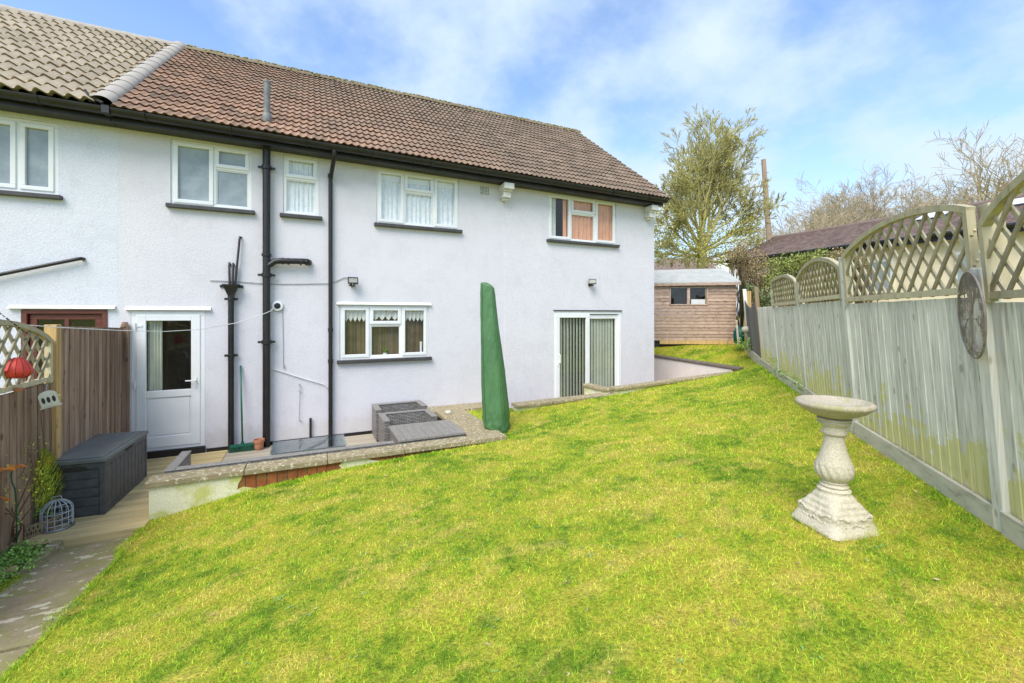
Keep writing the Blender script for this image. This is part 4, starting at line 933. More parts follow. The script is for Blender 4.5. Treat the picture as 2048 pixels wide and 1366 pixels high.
# broom, flower pot
br = az(484, 901, -2.12); Yb = 7.84
t_ = thing('broom', 'green broom leaning on the house wall beside the black pipe', 'broom', (at(485, 900, Yb).x, Yb, -2.12))
top = at(481, 731, D-.03); X = at(485, 890, Yb).x
b = MB(); b.tube([top, (X, Yb, -2.02)], .0125, 10); b.build('handle', M['greenplastic'], t_, smooth=True)
xl, xr_ = at(460, 905, Yb).x, at(508, 893, Yb).x
b = MB(); b.hexa([(xl, Yb-.03, -2.045), (xr_, Yb-.03, -2.035), (xr_, Yb+.03, -2.035), (xl, Yb+.03, -2.045), (xl, Yb-.025, -2.01), (xr_, Yb-.025, -2.0), (xr_, Yb+.025, -2.0), (xl, Yb+.025, -2.01)]); b.tube([(X, Yb, -2.02), (X, Yb, -1.97)], .022, 8); b.build('head', M['greenplastic'], t_)
b = MB()
for i in range(420):
    x = random.uniform(xl, xr_); y = Yb+random.uniform(-.028, .028); dx = random.uniform(-.012, .012)+(x-(xl+xr_)/2)*.1; dy = random.uniform(-.02, .012); s_ = .0022
    b.add([(x-s_, y, -2.035), (x+s_, y, -2.035), (x+dx+s_, y+dy, -2.118), (x+dx-s_, y+dy, -2.118)], [(0, 1, 2, 3)])
b.build('bristles', M['bristle'], t_)
p = at(518, 899, 7.82); t_ = thing('flower_pot', 'empty terracotta flower pot between the broom and the soil pipe', 'flower pot', (p.x, 7.82, -2.12))
b = MB(); b.lathe([(.05, 0), (.068, .12), (.076, .12), (.078, .165), (.068, .165), (.06, .03), (.001, .03)], (p.x, 7.82, -2.12), 24, caps=False); b.build('pot', M['terracotta'], t_, smooth=True, angle=40)

# ---------------------------------------------------------------- storage box
BR = R(3); c0 = Vector((-1.965, 5.97, -2.12)); bw_, bd_, bh = .60, 1.17, .60
sb = thing('storage_box', 'charcoal plastic garden storage box on the deck by the brown fence', 'storage box', c0)
ex = Vector((-math.cos(BR), -math.sin(-BR), 0)); ey = Vector((math.sin(BR)*.6, math.cos(BR), 0)).normalized(); ex = Vector((-1, .09, 0)).normalized()
def SBp(u, v, w): return c0+ex*u+ey*v+Vector((0, 0, w))
def sbx(b, u0, u1, v0, v1, w0, w1, col=(.5, 0, 0)): b.hexa([SBp(u0, v0, w0), SBp(u0, v1, w0), SBp(u1, v1, w0), SBp(u1, v0, w0), SBp(u0, v0, w1), SBp(u0, v1, w1), SBp(u1, v1, w1), SBp(u1, v0, w1)], col)
b = MB(); sbx(b, .015, bw_-.015, .015, bd_-.015, 0, bh-.03)
for k in range(5):   # end face boards
    sbx(b, .055, bw_-.055, .002, .0149, .02+k*.095, .02+k*.095+.083)
sbx(b, .0, .05, .0, .0148, .005, bh-.035); sbx(b, bw_-.05, bw_, .0, .0148, .005, bh-.035); sbx(b, .0502, bw_-.0502, .002, .0147, .50, bh-.035)
for k in range(10): # side boards
    sbx(b, .004, .0149, .07+k*.105, .07+k*.105+.096, .05, .50)
sbx(b, .0, .0147, .0151, .065, .006, bh-.036); sbx(b, .0, .0147, bd_-.05, bd_, .006, bh-.036); sbx(b, .001, .0146, .066, bd_-.051, .505, bh-.036); sbx(b, .001, .0146, .066, bd_-.051, .006, .046)
b.build('body', M['boxplastic'], sb, bevel=.003, seg=1)
b = MB(); sbx(b, -.012, bw_+.012, -.014, bd_+.012, bh-.034, bh+.004); sbx(b, .03, bw_-.03, .03, bd_-.03, bh+.0045, bh+.014); b.build('lid', M['lidplastic'], sb, bevel=.008)
b = MB(); b.poly([SBp(.13, -.001, .495), SBp(.17, -.001, .53), SBp(.36, -.001, .53), SBp(.42, -.001, .495)], -ey*.003); b.build('handle_slot', M['dark'], sb)
b = MB(); b.poly([SBp(-.001, .50, bh-.05), SBp(-.001, .72, bh-.05), SBp(-.001, .70, bh-.075), SBp(-.001, .52, bh-.075)], ex*-.003); b.build('handle_slot', M['dark'], sb)

# ---------------------------------------------------------------- left brown fence, trellis and bits
bf = thing('timber_fence', 'brown weathered board fence between the two gardens on the left', 'fence', (-2.47, 7, -2.12))
FXL = -2.44
b = MB(); y = 6.22; i = 0
while y < D-.06:
    w_ = .122; top = -.15-.06*(y-6.22)/1.8+random.uniform(-.006, .006); b.hexa([(FXL+.012, y, -2.1), (FXL+.004, y+w_+.012, -2.1), (FXL-.006, y+w_+.012, -2.1), (FXL-.008, y, -2.1), (FXL+.012, y, top), (FXL+.004, y+w_+.012, top), (FXL-.006, y+w_+.012, top), (FXL-.008, y, top)], (random.random(), .5, 0)); y += w_; i += 1
pan_ = b.build('panel', M['brownfence'], bf)
b = MB(); b.beam((FXL-.02, 6.2, -.13), (FXL-.02, D-.08, -.20), .05, .03); b.build('top_rail', M['brownfence'], bf)
b = MB(); b.box(FXL-.02, FXL+.07, D-.085, D-.004, -2.12, -.17); b.tube([(FXL+.025, D-.05, -.17), (FXL+.025, D-.05, -.10)], [.05, .03], 10); b.build('end_post', M['brownfence'], bf)
b = MB(); b.box(FXL-.055, FXL+.045, 6.1, 6.2, -2.15, -.10); b.build('post', M['yellowpost'], bf, bevel=.006)
b = MB(); y = 3.2
while y < 6.08:
    w_ = .11; zt_ = -.70; b.hexa([(FXL+.012, y, -2.2), (FXL+.004, y+w_+.01, -2.2), (FXL-.006, y+w_+.01, -2.2), (FXL-.008, y, -2.2), (FXL+.012, y, zt_), (FXL+.004, y+w_+.01, zt_), (FXL-.006, y+w_+.01, zt_), (FXL-.008, y, zt_)], (random.random(), .5, 0)); y += w_
b.build('panel', M['brownfence'], bf)

# trellis builder: P0->P1 base line, rail height, side heights, mid rise
def clip(poly, p, d):
    t0, t1 = -1e9, 1e9; n_ = len(poly)
    for i in range(n_):
        a = poly[i]; c = poly[(i+1) % n_]; e = (c[0]-a[0], c[1]-a[1]); nn = (-e[1], e[0])
        num = nn[0]*(a[0]-p[0])+nn[1]*(a[1]-p[1]); den = nn[0]*d[0]+nn[1]*d[1]
        if abs(den) < 1e-9:
            if num > 0: return None
            continue
        t = num/den
        if den > 0: t0 = max(t0, t)
        else: t1 = min(t1, t)
    return (t0, t1) if t1-t0 > .02 else None
def trellis(W, z0f, side0, mid, side1, P, nrm, parent, step=.125, sw=.028, peak=.5, angs=(38, -38)):
    """P(u,w): point in the panel plane"""
    def top(u):
        k = u/W; base = side0*(1-k)+side1*k
        if k < peak: f = math.sqrt(max(0, 1-((peak-k)/peak)**2)) 
        else: f = math.sqrt(max(0, 1-((k-peak)/(1-peak))**2)) if peak < 1 else 1
        lo = side0 if k < peak else side1
        return lo+(mid-lo)*(.25*f+.75*(1-((k-peak)/(peak if k < peak else max(1e-6, 1-peak)))**2))
    n_ = 18; arch = [(W*i/n_, top(W*i/n_)) for i in range(n_+1)]
    poly = [(0, 0), (W, 0)]+arch[::-1]
    frame = MB(); h = .05
    rc = lambda: (random.random(), .8, 0)
    def bar(b, a, c, w_, off, th):
        A = P(*a)+nrm*off; Cc = P(*c)+nrm*off; b.beam(A, Cc, w_, th, up=nrm, col=rc())
    bar(frame, (-.02, .02), (W+.02, .02), .045, 0, .045); bar(frame, (.02, -.02), (.02, side0), .04, .002, .046); bar(frame, (W-.02, -.02), (W-.02, side1), .04, .002, .046)
    vs = []
    for i, (u, w) in enumerate(arch):
        a = arch[max(0, i-1)]; c = arch[min(n_, i+1)]; tu, tw = c[0]-a[0], c[1]-a[1]; l_ = math.hypot(tu, tw); nu, nw = -tw/l_, tu/l_
        for q in (-.022, .022):
            for o_ in (-.024, .026): vs.append(P(u+nu*q, w+nw*q)+nrm*o_)
    fs = []
    for i in range(n_):
        a = 4*i
        for k, l in ((0, 1), (1, 3), (3, 2), (2, 0)): fs.append((a+k, a+l, a+4+l, a+4+k))
    fs += [(0, 2, 3, 1), (4*n_, 4*n_+1, 4*n_+3, 4*n_+2)]
    frame.add(vs, fs, (.35, .8, 0))
    tf = frame.build('trellis_frame', M['trellis'], parent, bevel=0)
    for s_, off in ((angs[0], -.009), (angs[1], .009)):
        b = MB(); a = R(90-s_ if s_ > 0 else -(90+s_)); d = (math.cos(R(90)-R(s_)), math.sin(R(90)-R(s_)))
        stp = step/abs(d[1]); u = -3.0
        while u < W+3:
            r_ = clip(poly, (u, 0), d)
            if r_:
                A = (u+d[0]*r_[0], d[1]*r_[0]); Cc = (u+d[0]*r_[1], d[1]*r_[1]); b.beam(P(*A)+nrm*off, P(*Cc)+nrm*off, sw, .014, up=nrm, col=(random.random(), min(1, .5+A[1]), 0))
            u += stp
        b.build('lattice', M['trellis' if off < 0 else 'trellisdark'], tf)
    return tf
lt = lambda u, w: Vector((FXL, 6.08-u, -.68+w))
trellis(1.83, 0, .40, .62, .40, lt, Vector((1, 0, 0)), bf, step=.135, sw=.032)

# red balloon lantern
lp = dep(36, 742, 3.9); t_ = thing('lantern', 'red balloon-shaped hanging lantern with small basket', 'lantern', (lp.x, lp.y, lp.z-.2))
b = MB(); prof = []
for i in range(17):
    a = math.pi*i/16; r_ = .098*math.sin(a)**.8; z_ = .065*math.cos(a)
    if z_ < 0: z_ *= 1.9; r_ = .098*math.sin(a)**.8*(1-.30*min(1, -z_/.12))
    prof.append((max(r_, .025), -z_))
b.lathe([(r_, z_) for r_, z_ in prof], lp, 48, fn=lambda r_, z_, t: r_*(1-.055*abs(math.cos(6*t))**3)*(1 if z_ > -.02 else 1+.0*z_)); b.build('balloon', M['red'], t_, smooth=True)
b = MB()
for k in range(12):
    a = 2*math.pi*k/12+math.pi/12; b.tube([lp+Vector((r_*1.0*math.cos(a), r_*math.sin(a), z_)) for r_, z_ in prof[1:-1]], .0018, 4)
b.build('rib', M['black'], t_)
b = MB(); b.lathe([(.022, 0), (.03, .035), (.034, .036), (.026, .004)], lp+Vector((0, 0, -.19)), 12); b.build('basket', M['terracotta'], t_, smooth=True, angle=40)
b = MB()
for k in range(4): a = math.pi/4+math.pi*k/2; b.tube([lp+Vector((.05*math.cos(a), .05*math.sin(a), -.072)), lp+Vector((.03*math.cos(a), .03*math.sin(a), -.155))], .002, 4)
b.build('rigging', M['cream'], t_)
hookp = dep(-55, 585, 3.55)
b = MB(); tp = lp+Vector((0, 0, .085)); m1 = dep(42, 700, 3.88); m2 = dep(56, 668, 3.86)
b.tube([tp, m1, m2], .0022, 4)
n_ = 14
for i in range(n_):
    a = m2.lerp(hookp, i/n_); c = m2.lerp(hookp, (i+.75)/n_); b.tube([a, a.lerp(c, .5)+Vector((0, 0, -.004)), c], .006 if i % 2 else .0035, 5)
b.build('chain', M['black'], t_)
t2 = thing('garden_hook', 'black metal hanging pole carrying the red lantern chain', 'hanging pole', (hookp.x-.05, hookp.y, -2.05))
b = MB(); b.tube([(hookp.x-.15, hookp.y, -2.1), (hookp.x-.15, hookp.y, hookp.z+.1), (hookp.x-.12, hookp.y, hookp.z+.17), (hookp.x-.06, hookp.y, hookp.z+.19), (hookp.x, hookp.y, hookp.z+.12), hookp], .008, 8); b.build('pole', M['black'], t2, smooth=True)
# cream bird lantern on the post
bp = dep(97, 797, 4.12); t_ = thing('bird_house', 'cream ceramic bird house hanging tilted on the yellow post', 'bird house', bp+Vector((0, 0, -.09)))
rot = Matrix.Rotation(R(-14), 3, 'Y') @ Matrix.Rotation(R(20), 3, 'Z')
b = MB(); w_, h_ = .062, .075; pl = []
for i in range(9):
    a = math.pi*i/8; pl.append((w_*math.cos(a), .03+.045*math.sin(a)))
pl = [(-w_, -h_), (w_, -h_)]+pl
b.poly([bp+rot@Vector((x, -.05, z)) for x, z in pl], rot@Vector((0, .1, 0))); b.poly([bp+rot@Vector((x*1.2, -.056, z)) for x, z in [(-w_, -h_-.01), (w_, -h_-.01), (w_, -h_), (-w_, -h_)]], rot@Vector((0, .112, 0))); b.build('shell', M['cream'], t_, bevel=.006)
for ox in (-.034, .0, .036):
    b = MB(); b.poly([bp+rot@Vector((ox+.012*math.cos(a), -.0525, -.01+(.03 if 0 < a < 3.2 else .03)*math.sin(a))) for a in [2*math.pi*k/12 for k in range(12)]], rot@Vector((0, .003, 0))); b.build('opening', M['dark'], t_)
b = MB(); b.tube([bp+rot@Vector((0, 0, .07)), bp+Vector((-.02, .02, .13)), bp+Vector((-.04, .1, .13))], .003, 5); b.build('hanger', M['metal'], t_)

# plants at the left
def leafset(b, c, n_, spread, size, up=.4, flat=1.0):
    for i in range(n_):
        p = Vector(c)+Vector((random.gauss(0, spread[0]), random.gauss(0, spread[1]), random.gauss(0, spread[2])))
        d = Vector((random.uniform(-1, 1), random.uniform(-1, 1), random.uniform(-.3, 1)*up)).normalized()*size*random.uniform(.6, 1.3); s_ = d.cross(Vector((random.uniform(-1, 1), random.uniform(-1, 1), random.uniform(.2, 1)))).normalized()*size*.35
        b.add([p, p+d*.5+s_, p+d, p+d*.5-s_], [(0, 1, 2, 3)], (random.random(), 0, 0))
cp_ = dep(66, 1035, 4.3); cx_, cy_ = cp_.x, cp_.y; zc = -2.08
t_ = thing('conifer_shrub', 'small yellow-green conifer growing in the left bed beside the storage box', 'shrub', (cx_, cy_, zc))
b = MB()
for i in range(8500):
    h_ = random.random()**.8; z_ = zc+.12+h_*.62; rr = .205*math.sin(math.pi*min(1, (h_+.13)/1.15)**.8)**.8*random.uniform(.25, 1.05); a = random.uniform(0, 6.283); p = Vector((cx_+.03*h_+rr*math.cos(a), cy_+rr*math.sin(a), z_))
    d = Vector((math.cos(a)*.5, math.sin(a)*.5, 1)).normalized()*random.uniform(.03, .06); s_ = Vector((-math.sin(a), math.cos(a), 0))*.006
    b.add([p-s_, p+s_, p+d], [(0, 1, 2)], (random.random(), 0, 0))
b.build('foliage', M['conifer'], t_); b = MB(); b.tube([(cx_, cy_, zc-.1), (cx_+.01, cy_, zc+.5)], [.014, .006], 6); b.build('stem', M['twig'], t_)
# rose stems
t_ = thing('rose_bush', 'spindly rose stems with a few young leaves in front of the brown fence', 'shrub', dep(30, 1070, 3.9))
b = MB(); lf = MB(); base = dep(30, 1085, 3.85)
for (xx, yy, tt) in [(105, 800, 4.3), (60, 880, 4.15), (0, 930, 3.8), (85, 950, 3.9), (12, 985, 3.8), (45, 900, 4.0)]:
    tp = dep(xx, yy, tt); pts = []
    for k in range(9):
        q = k/8; p = base.lerp(tp, q)+Vector((.05*math.sin(q*7+xx), .03*math.sin(q*9+yy), .02*math.sin(q*14))); pts.append(p)
        if q > .25: leafset(lf, p, 4, (.03, .03, .03), .022)
    b.tube(pts, [.007*(1-.75*k/8) for k in range(9)], 5)
    leafset(lf, tp, 18, (.03, .03, .03), .024)
b.build('stems', M['twig'], t_); lf.build('leaves', M['conifer'], t_)
# ground cover and planter
b = MB()
for i in range(48): c = Vector((random.uniform(-3.1, -2.17), random.uniform(4.75, 5.42), 0)); c.z = -2.12+.02; leafset(b, c, 110, (.06, .06, .022), .026, 1.2)
for i in range(7): c = Vector((cx_+random.uniform(-.12, .2), cy_-.1+random.uniform(-.1, .05), zc+.12)); leafset(b, c, 60, (.04, .04, .03), .03, 1.2)
tag(struct(b.build('ground_cover', M['leafy']), 'stuff'), 'low leafy green ground cover in the left bed', 'ground cover')
pc = Vector((cx_+.05, cy_-.28, -2.15)); t_ = thing('planter', 'small tan lattice trough planter under the conifer', 'planter', pc)
b = MB(); fr_ = MB()
for i in range(12):
    u = i/11; 
    A = pc+Vector((-.05, -.12, 0))+Vector((.22*u, .26*u, 0)); b.beam(A, A+Vector((.03, .03, .14)), .008, .012)
    b.beam(A+Vector((.03, .03, 0)), A+Vector((-.0, -.0, .14)), .008, .012)
b.beam(pc+Vector((-.06, -.13, .14)), pc+Vector((.2, .17, .14)), .014, .02); b.beam(pc+Vector((-.06, -.13, .01)), pc+Vector((.19, .16, .01)), .014, .02); b.beam(pc+Vector((-.06, -.13, .14)), pc+Vector((-.35, -.05, .14)), .014, .02); b.beam(pc+Vector((-.06, -.13, .07)), pc+Vector((-.35, -.05, .07)), .012, .14)
b.build('lattice', simple('tan_trellis_wood', (.30, .22, .13), (.22, .15, .09), 12, .8), t_)
# timber edging and kerb
b = MB(); a = Vector((-2.16, 5.02, -2.13)); b.beam((-3.2, 4.55, -2.10), (-2.2, 4.98, -2.13), .03, .1); tag(b.build('timber_edging', M['deck']), 'narrow timber board edging the left planting bed', 'edging')
b = MB(); b.hexa([(-2.22, 4.95, -2.3), (-2.10, 4.95, -2.3), (-2.08, 5.46, -2.3), (-2.17, 5.46, -2.3), (-2.22, 4.95, -2.14), (-2.12, 4.95, -2.15), (-2.10, 5.46, -2.11), (-2.17, 5.46, -2.10)]); tag(b.build('kerb_stone', M['path'], bevel=.01), 'short concrete kerb between path and planting bed', 'kerb')
b = MB(); b.add([(-3.6, 4.5, -2.115), (-2.2, 4.9, -2.125), (-2.2, 5.48, -2.13), (-3.6, 5.48, -2.12)], [(0, 1, 2, 3)]); struct(b.build('bed_soil', M['soil']))
# orange metal flower
fp = dep(24, 940, 3.75); t_ = thing('flower_ornament', 'orange metal lily flower on a curled green stake', 'garden ornament', (fp.x, fp.y, -2.1))
for k in range(6):
    a = 2*math.pi*k/6; d = Vector((math.cos(a), math.sin(a), 0)); s_ = Vector((-math.sin(a), math.cos(a), 0)); b = MB(); vs = []
    for q, w_, h_ in ((0, .006, 0), (.35, .024, .02), (.7, .022, .03), (1, .001, .02)):
        for e in (-1, 1): vs.append(fp+d*(.01+.085*q)+s_*w_*e+Vector((0, 0, h_-.004*abs(e))))
    vs2 = [v+Vector((0, 0, -.002)) for v in vs]; nn = len(vs)
    fs = [(2*i, 2*i+1, 2*i+3, 2*i+2) for i in range(3)]; b.add(vs+vs2, fs+[tuple(nn+j for j in f)[::-1] for f in fs]); b.build('petal', M['orangepetal'], t_)
b = MB(); g0 = dep(33, 1085, 3.8); b.tube([fp, fp+Vector((-.005, 0, -.05)), dep(24, 965, 3.75), dep(30, 978, 3.75), dep(32, 1000, 3.77), dep(34, 1040, 3.8), g0], .006, 8); b.build('stake', M['bristle'], t_, smooth=True)
b = MB(); st = dep(31, 985, 3.76); b.tube([fp+Vector((.01, 0, .01)), fp+Vector((.05, 0, .045)), fp+Vector((.085, 0, .02))], .0025, 5); b.poly([dep(30, 1003, 3.76), dep(10, 995, 3.74), dep(0, 993, 3.73), dep(8, 1000, 3.74)], (0, .003, 0)); b.build('metal_leaf', M['orangepetal'], t_)
# wire cloche
wc = dep(114, 1000, 4.28); wc = Vector((wc.x, wc.y, -2.12)); t_ = thing('wire_cloche', 'domed galvanised wire cloche standing on the deck edge', 'cloche', wc)
b = MB(); rr, hh_ = .115, .19
for z_ in (0, .055, .11, .165): b.tube([wc+Vector((rr*math.cos(a), rr*math.sin(a), z_)) for a in [2*math.pi*k/20 for k in range(21)]], .0042, 5)
b.tube([wc+Vector((rr*.72*math.cos(a), rr*.72*math.sin(a), .24)) for a in [2*math.pi*k/20 for k in range(21)]], .0042, 5)
for k in range(7):
    a = math.pi*k/7; pts = []
    for j in range(13):
        q = math.pi*j/12; pts.append(wc+Vector((rr*math.cos(q)*math.cos(a), rr*math.cos(q)*math.sin(a), .17+.11*math.sin(q))))
    pts = [wc+Vector((rr*math.cos(a), rr*math.sin(a), 0))]+pts+[wc+Vector((-rr*math.cos(a), -rr*math.sin(a), 0))]; b.tube(pts, .0042, 5)
b.tube([wc+Vector((-.04, 0, .27)), wc+Vector((-.03, 0, .315)), wc+Vector((.03, 0, .315)), wc+Vector((.04, 0, .27))], .0042, 5)
b.build('wire_cage', simple('grey_coated_wire', (.50, .51, .53), (.38, .39, .40), 12, .4), t_); b = MB(); b.tube([wc+Vector((rr*math.cos(a), rr*math.sin(a), .012)) for a in [2*math.pi*k/24 for k in range(25)]], .012, 6); b.build('base_ring', M['metal'], t_)

# ---------------------------------------------------------------- umbrella
ub = Vector((2.60, 6.10, g1(2.60, 6.10)-.01)); t_ = thing('garden_umbrella', 'closed garden umbrella under a tall green canvas cover', 'umbrella', ub)
rt = Vector((cs, -sn, 0)); fd = Vector((sn, cs, 0)); b = MB(); vs = []; n_ = 40
prof = [(-.02, .02, .165, .15), (0, .02, .175, .16), (.03, .015, .19, .17), (.07, .01, .20, .18), (.12, .0, .215, .18), (.17, .0, .205, .18), (.22, -.005, .222, .18), (.3, -.005, .212, .18), (.38, -.01, .218, .18), (.5, -.02, .212, .17), (.8, -.04, .200, .155), (1.1, -.06, .182, .14), (1.4, -.08, .163, .125), (1.7, -.10, .142, .11), (1.95, -.115, .130, .10), (2.13, -.125, .120, .09), (2.25, -.13, .113, .085), (2.262, -.13, .110, .082), (2.285, -.135, .08, .06), (2.30, -.135, .01, .01)]
for z_, ox, rx, ry in prof:
    for k in range(n_):
        a = 2*math.pi*k/n_; f = .97+.03*math.sin(3*a+z_*2)+.02*math.sin(7*a-z_*5)+.03*mnoise.noise((math.cos(a)*1.5, z_*5, math.sin(a)*1.5))
        f += .012*math.sin(11*a+z_*1.5)*(1.2-z_*.3)+.05*math.cos(4*(a-.6))
        if z_ < .4: f *= 1+(.4-z_)*.7*mnoise.noise((math.cos(a)*3.5, z_*14, math.sin(a)*3.5))
        vs.append(ub+rt*(ox+rx*f*math.cos(a))+fd*(ry*f*math.sin(a))+Vector((0, 0, z_+(0.02*math.sin(5*a) if z_ < .05 else 0)-(.35*rx*math.cos(a) if z_ > 2.2 else 0))))
m_ = len(prof); b.add(vs, [(i*n_+k, i*n_+(k+1)%n_, (i+1)*n_+(k+1)%n_, (i+1)*n_+k) for i in range(m_-1) for k in range(n_)]+[tuple((m_-1)*n_+k for k in range(n_))])
o = b.build('cover', M['umbrella'], t_, smooth=True)
b = MB()
for a in (3.95, 5.3): b.tube([ub+rt*(ox+rx*1.035*(1+.05*math.cos(4*(a-.6)))*math.cos(a))+fd*(ry*1.035*(1+.05*math.cos(4*(a-.6)))*math.sin(a))+Vector((0, 0, z_)) for z_, ox, rx, ry in prof[4:-3]], .006, 5)
b.build('seam', M['umbrella'], t_)
sd = o.modifiers.new('s', 'SUBSURF'); sd.levels = 2; sd.render_levels = 2
tx_ = bpy.data.textures.new('folds', 'CLOUDS'); tx_.noise_scale = .09; dm = o.modifiers.new('d', 'DISPLACE'); dm.texture = tx_; dm.strength = .010; dm.mid_level = .5
b = MB(); b.tube([ub+Vector((0, 0, -.05)), ub+Vector((0, 0, .03))], .07, 12); b.tube([ub+rt*.05-fd*.165+Vector((0, 0, .04)), ub-rt*.01-fd*.18+Vector((0, 0, .02)), ub-rt*.07-fd*.165+Vector((0, 0, .0))], .008, 6); b.build('foot', M['bristle'], t_)

# ---------------------------------------------------------------- bird bath
bb = Vector((3.145, 1.67, -1.405)); t_ = thing('bird_bath', 'cast stone bird bath with spiral baluster and wide bowl on the lawn', 'bird bath', bb)
BA = R(-16)
def sq(r_, th, k):   # k=0 circle .. 1 square
    t = (th-BA) % (math.pi/2)-math.pi/4
    q = 1/max(.5, math.cos(t)); 
    return r_*((1-k)+k*1/ (abs(math.cos(th-BA))**7+abs(math.sin(th-BA))**7)**(1/7))
def base_fn(r_, z_, th):
    k = 1-min(1, max(0, (z_-.16)/.09)); rr = sq(r_, th, k*.95)
    cor = abs(math.sin(2*(th-BA))); 
    if .05 < z_ < .17: rr *= 1+.05*cor**6+.018*math.sin(16*(th-BA))*(1-cor**2)
    if z_ < .05: rr *= 1+.03*cor**4
    return rr+.004*mnoise.noise((math.cos(th)*4, math.sin(th)*4, z_*12))
bprof = [(.02, 0), (.205, 0), (.218, .012), (.212, .03), (.20, .045), (.192, .06), (.182, .075), (.176, .09), (.180, .102), (.176, .115), (.165, .122), (.158, .128), (.160, .14), (.155, .15), (.146, .154), (.142, .165), (.145, .175), (.138, .187), (.128, .192), (.125, .202), (.124, .215), (.114, .225), (.108, .232), (.105, .245), (.094, .256), (.083, .262), (.078, .27)]
bprof = [(q*.84 if z < .25 else q, z) for q, z in bprof]
b = MB(); b.lathe(bprof, bb, 96, fn=base_fn)
b.build('plinth', M['stone'], t_, smooth=True, angle=60)
def fl(r_, z_, th):
    w_ = math.exp(-((z_-.365)/.062)**4); return r_*(1+.10*w_*abs(math.sin(7*(th+ (z_-.3)*4.2)))-.05*w_)
sprof = [(.07, .268), (.078, .272), (.080, .282), (.072, .288), (.068, .295), (.072, .30), (.074, .306), (.067, .312), (.076, .322), (.090, .335), (.100, .35), (.105, .37), (.106, .39), (.104, .405), (.102, .412), (.103, .418), (.099, .43), (.090, .455), (.079, .485), (.069, .52), (.062, .55), (.058, .58), (.056, .60), (.057, .612), (.066, .615), (.072, .622), (.074, .632), (.070, .642), (.067, .65), (.067, .665), (.070, .672), (.080, .68), (.090, .692), (.094, .70), (.086, .705), (.095, .712), (.098, .722), (.08, .728)]
b = MB(); b.lathe(sprof, bb, 90, fn=fl)
b.build('baluster', M['stone'], t_, smooth=True, angle=60)
def bowlfn(r_, z_, th): return r_*(1+(.012*abs(math.sin(10*th)) if z_ < .775 else 0)+.006*mnoise.noise((math.cos(th)*3, math.sin(th)*3, z_*20)))
wprof = [(.02, .729), (.075, .729), (.10, .736), (.135, .752), (.168, .770), (.19, .785), (.207, .800), (.215, .808), (.219, .818), (.216, .830), (.205, .838), (.190, .838), (.178, .832), (.168, .820), (.14, .808), (.08, .798), (.01, .795)]
b = MB(); b.lathe(wprof, bb, 90, fn=bowlfn); b.build('bowl', M['stonebowl'], t_, smooth=True, angle=60)
# scrolls at the plinth corners
b = MB()
for k in range(4):
    a = BA+math.pi/4+math.pi/2*k; d = Vector((math.cos(a), math.sin(a), 0)); s_ = Vector((-math.sin(a), math.cos(a), 0)); c = bb+d*.180+Vector((0, 0, .118))
    b.lathe([(.004, -.018), (.018, -.012), (.022, 0), (.018, .012), (.004, .018)], c, 10)
    pts = [c+s_*sg*(.02+.012*j)+Vector((0, 0, .01*math.sin(j*1.2)))-d*(.008*j) for sg in (1,) for j in range(6)]; b.tube(pts, [.012-.0014*j for j in range(6)], 6)
    pts = [c-s_*(.02+.012*j)+Vector((0, 0, .01*math.sin(j*1.2)))-d*(.008*j) for j in range(6)]; b.tube(pts, [.012-.0014*j for j in range(6)], 6)
for k in range(4):
    a = BA+math.pi/2*k; d = Vector((math.cos(a), math.sin(a), 0)); s_ = Vector((-math.sin(a), math.cos(a), 0))
    for j in range(-3, 4): c = bb+d*.154+s_*j*.027+Vector((0, 0, .068+.008*math.cos(j*1.5))); b.tube([c-s_*.012, c+Vector((0, 0, .012)), c+s_*.012, c-Vector((0, 0, .009))], [.004, .008, .007, .003], 5)
b.build('scrollwork', M['stone'], t_, smooth=True)

# ---------------------------------------------------------------- right fence
PTS = [(2.58, -.20), (3.90, 1.10), (5.13, 2.50), (6.45, 3.77), (7.77, 5.03), (9.09, 6.29), (10.2, 7.4)]
PTS = [(x, y, {0: -1.42, 1: -1.345, 2: -1.235, 3: -1.175, 4: -1.15, 5: -1.09, 6: -.965}[i]) for i, (x, y) in enumerate(PTS)]
gf = thing('garden_fence', 'grey weathered board fence with arched trellis tops along the right of the lawn', 'fence', (PTS[3][0], PTS[3][1], -1.3))
rails = [.08, .12, .16, .145, .17, .20]
LEAN = .075
def mk(i):
    A = Vector(PTS[i]); B = Vector(PTS[i+1]); d = Vector((B.x-A.x, B.y-A.y, 0)); W = d.length; d.normalize(); nrm = Vector((-d.y, d.x, 0))
    def P(u, zabs, off=0):
        k = u/W; z0 = A.z+(B.z-A.z)*k; h = zabs-z0
        return Vector((A.x+d.x*u, A.y+d.y*u, zabs))+nrm*(LEAN*h+off)
    return A, B, W, d, nrm, P
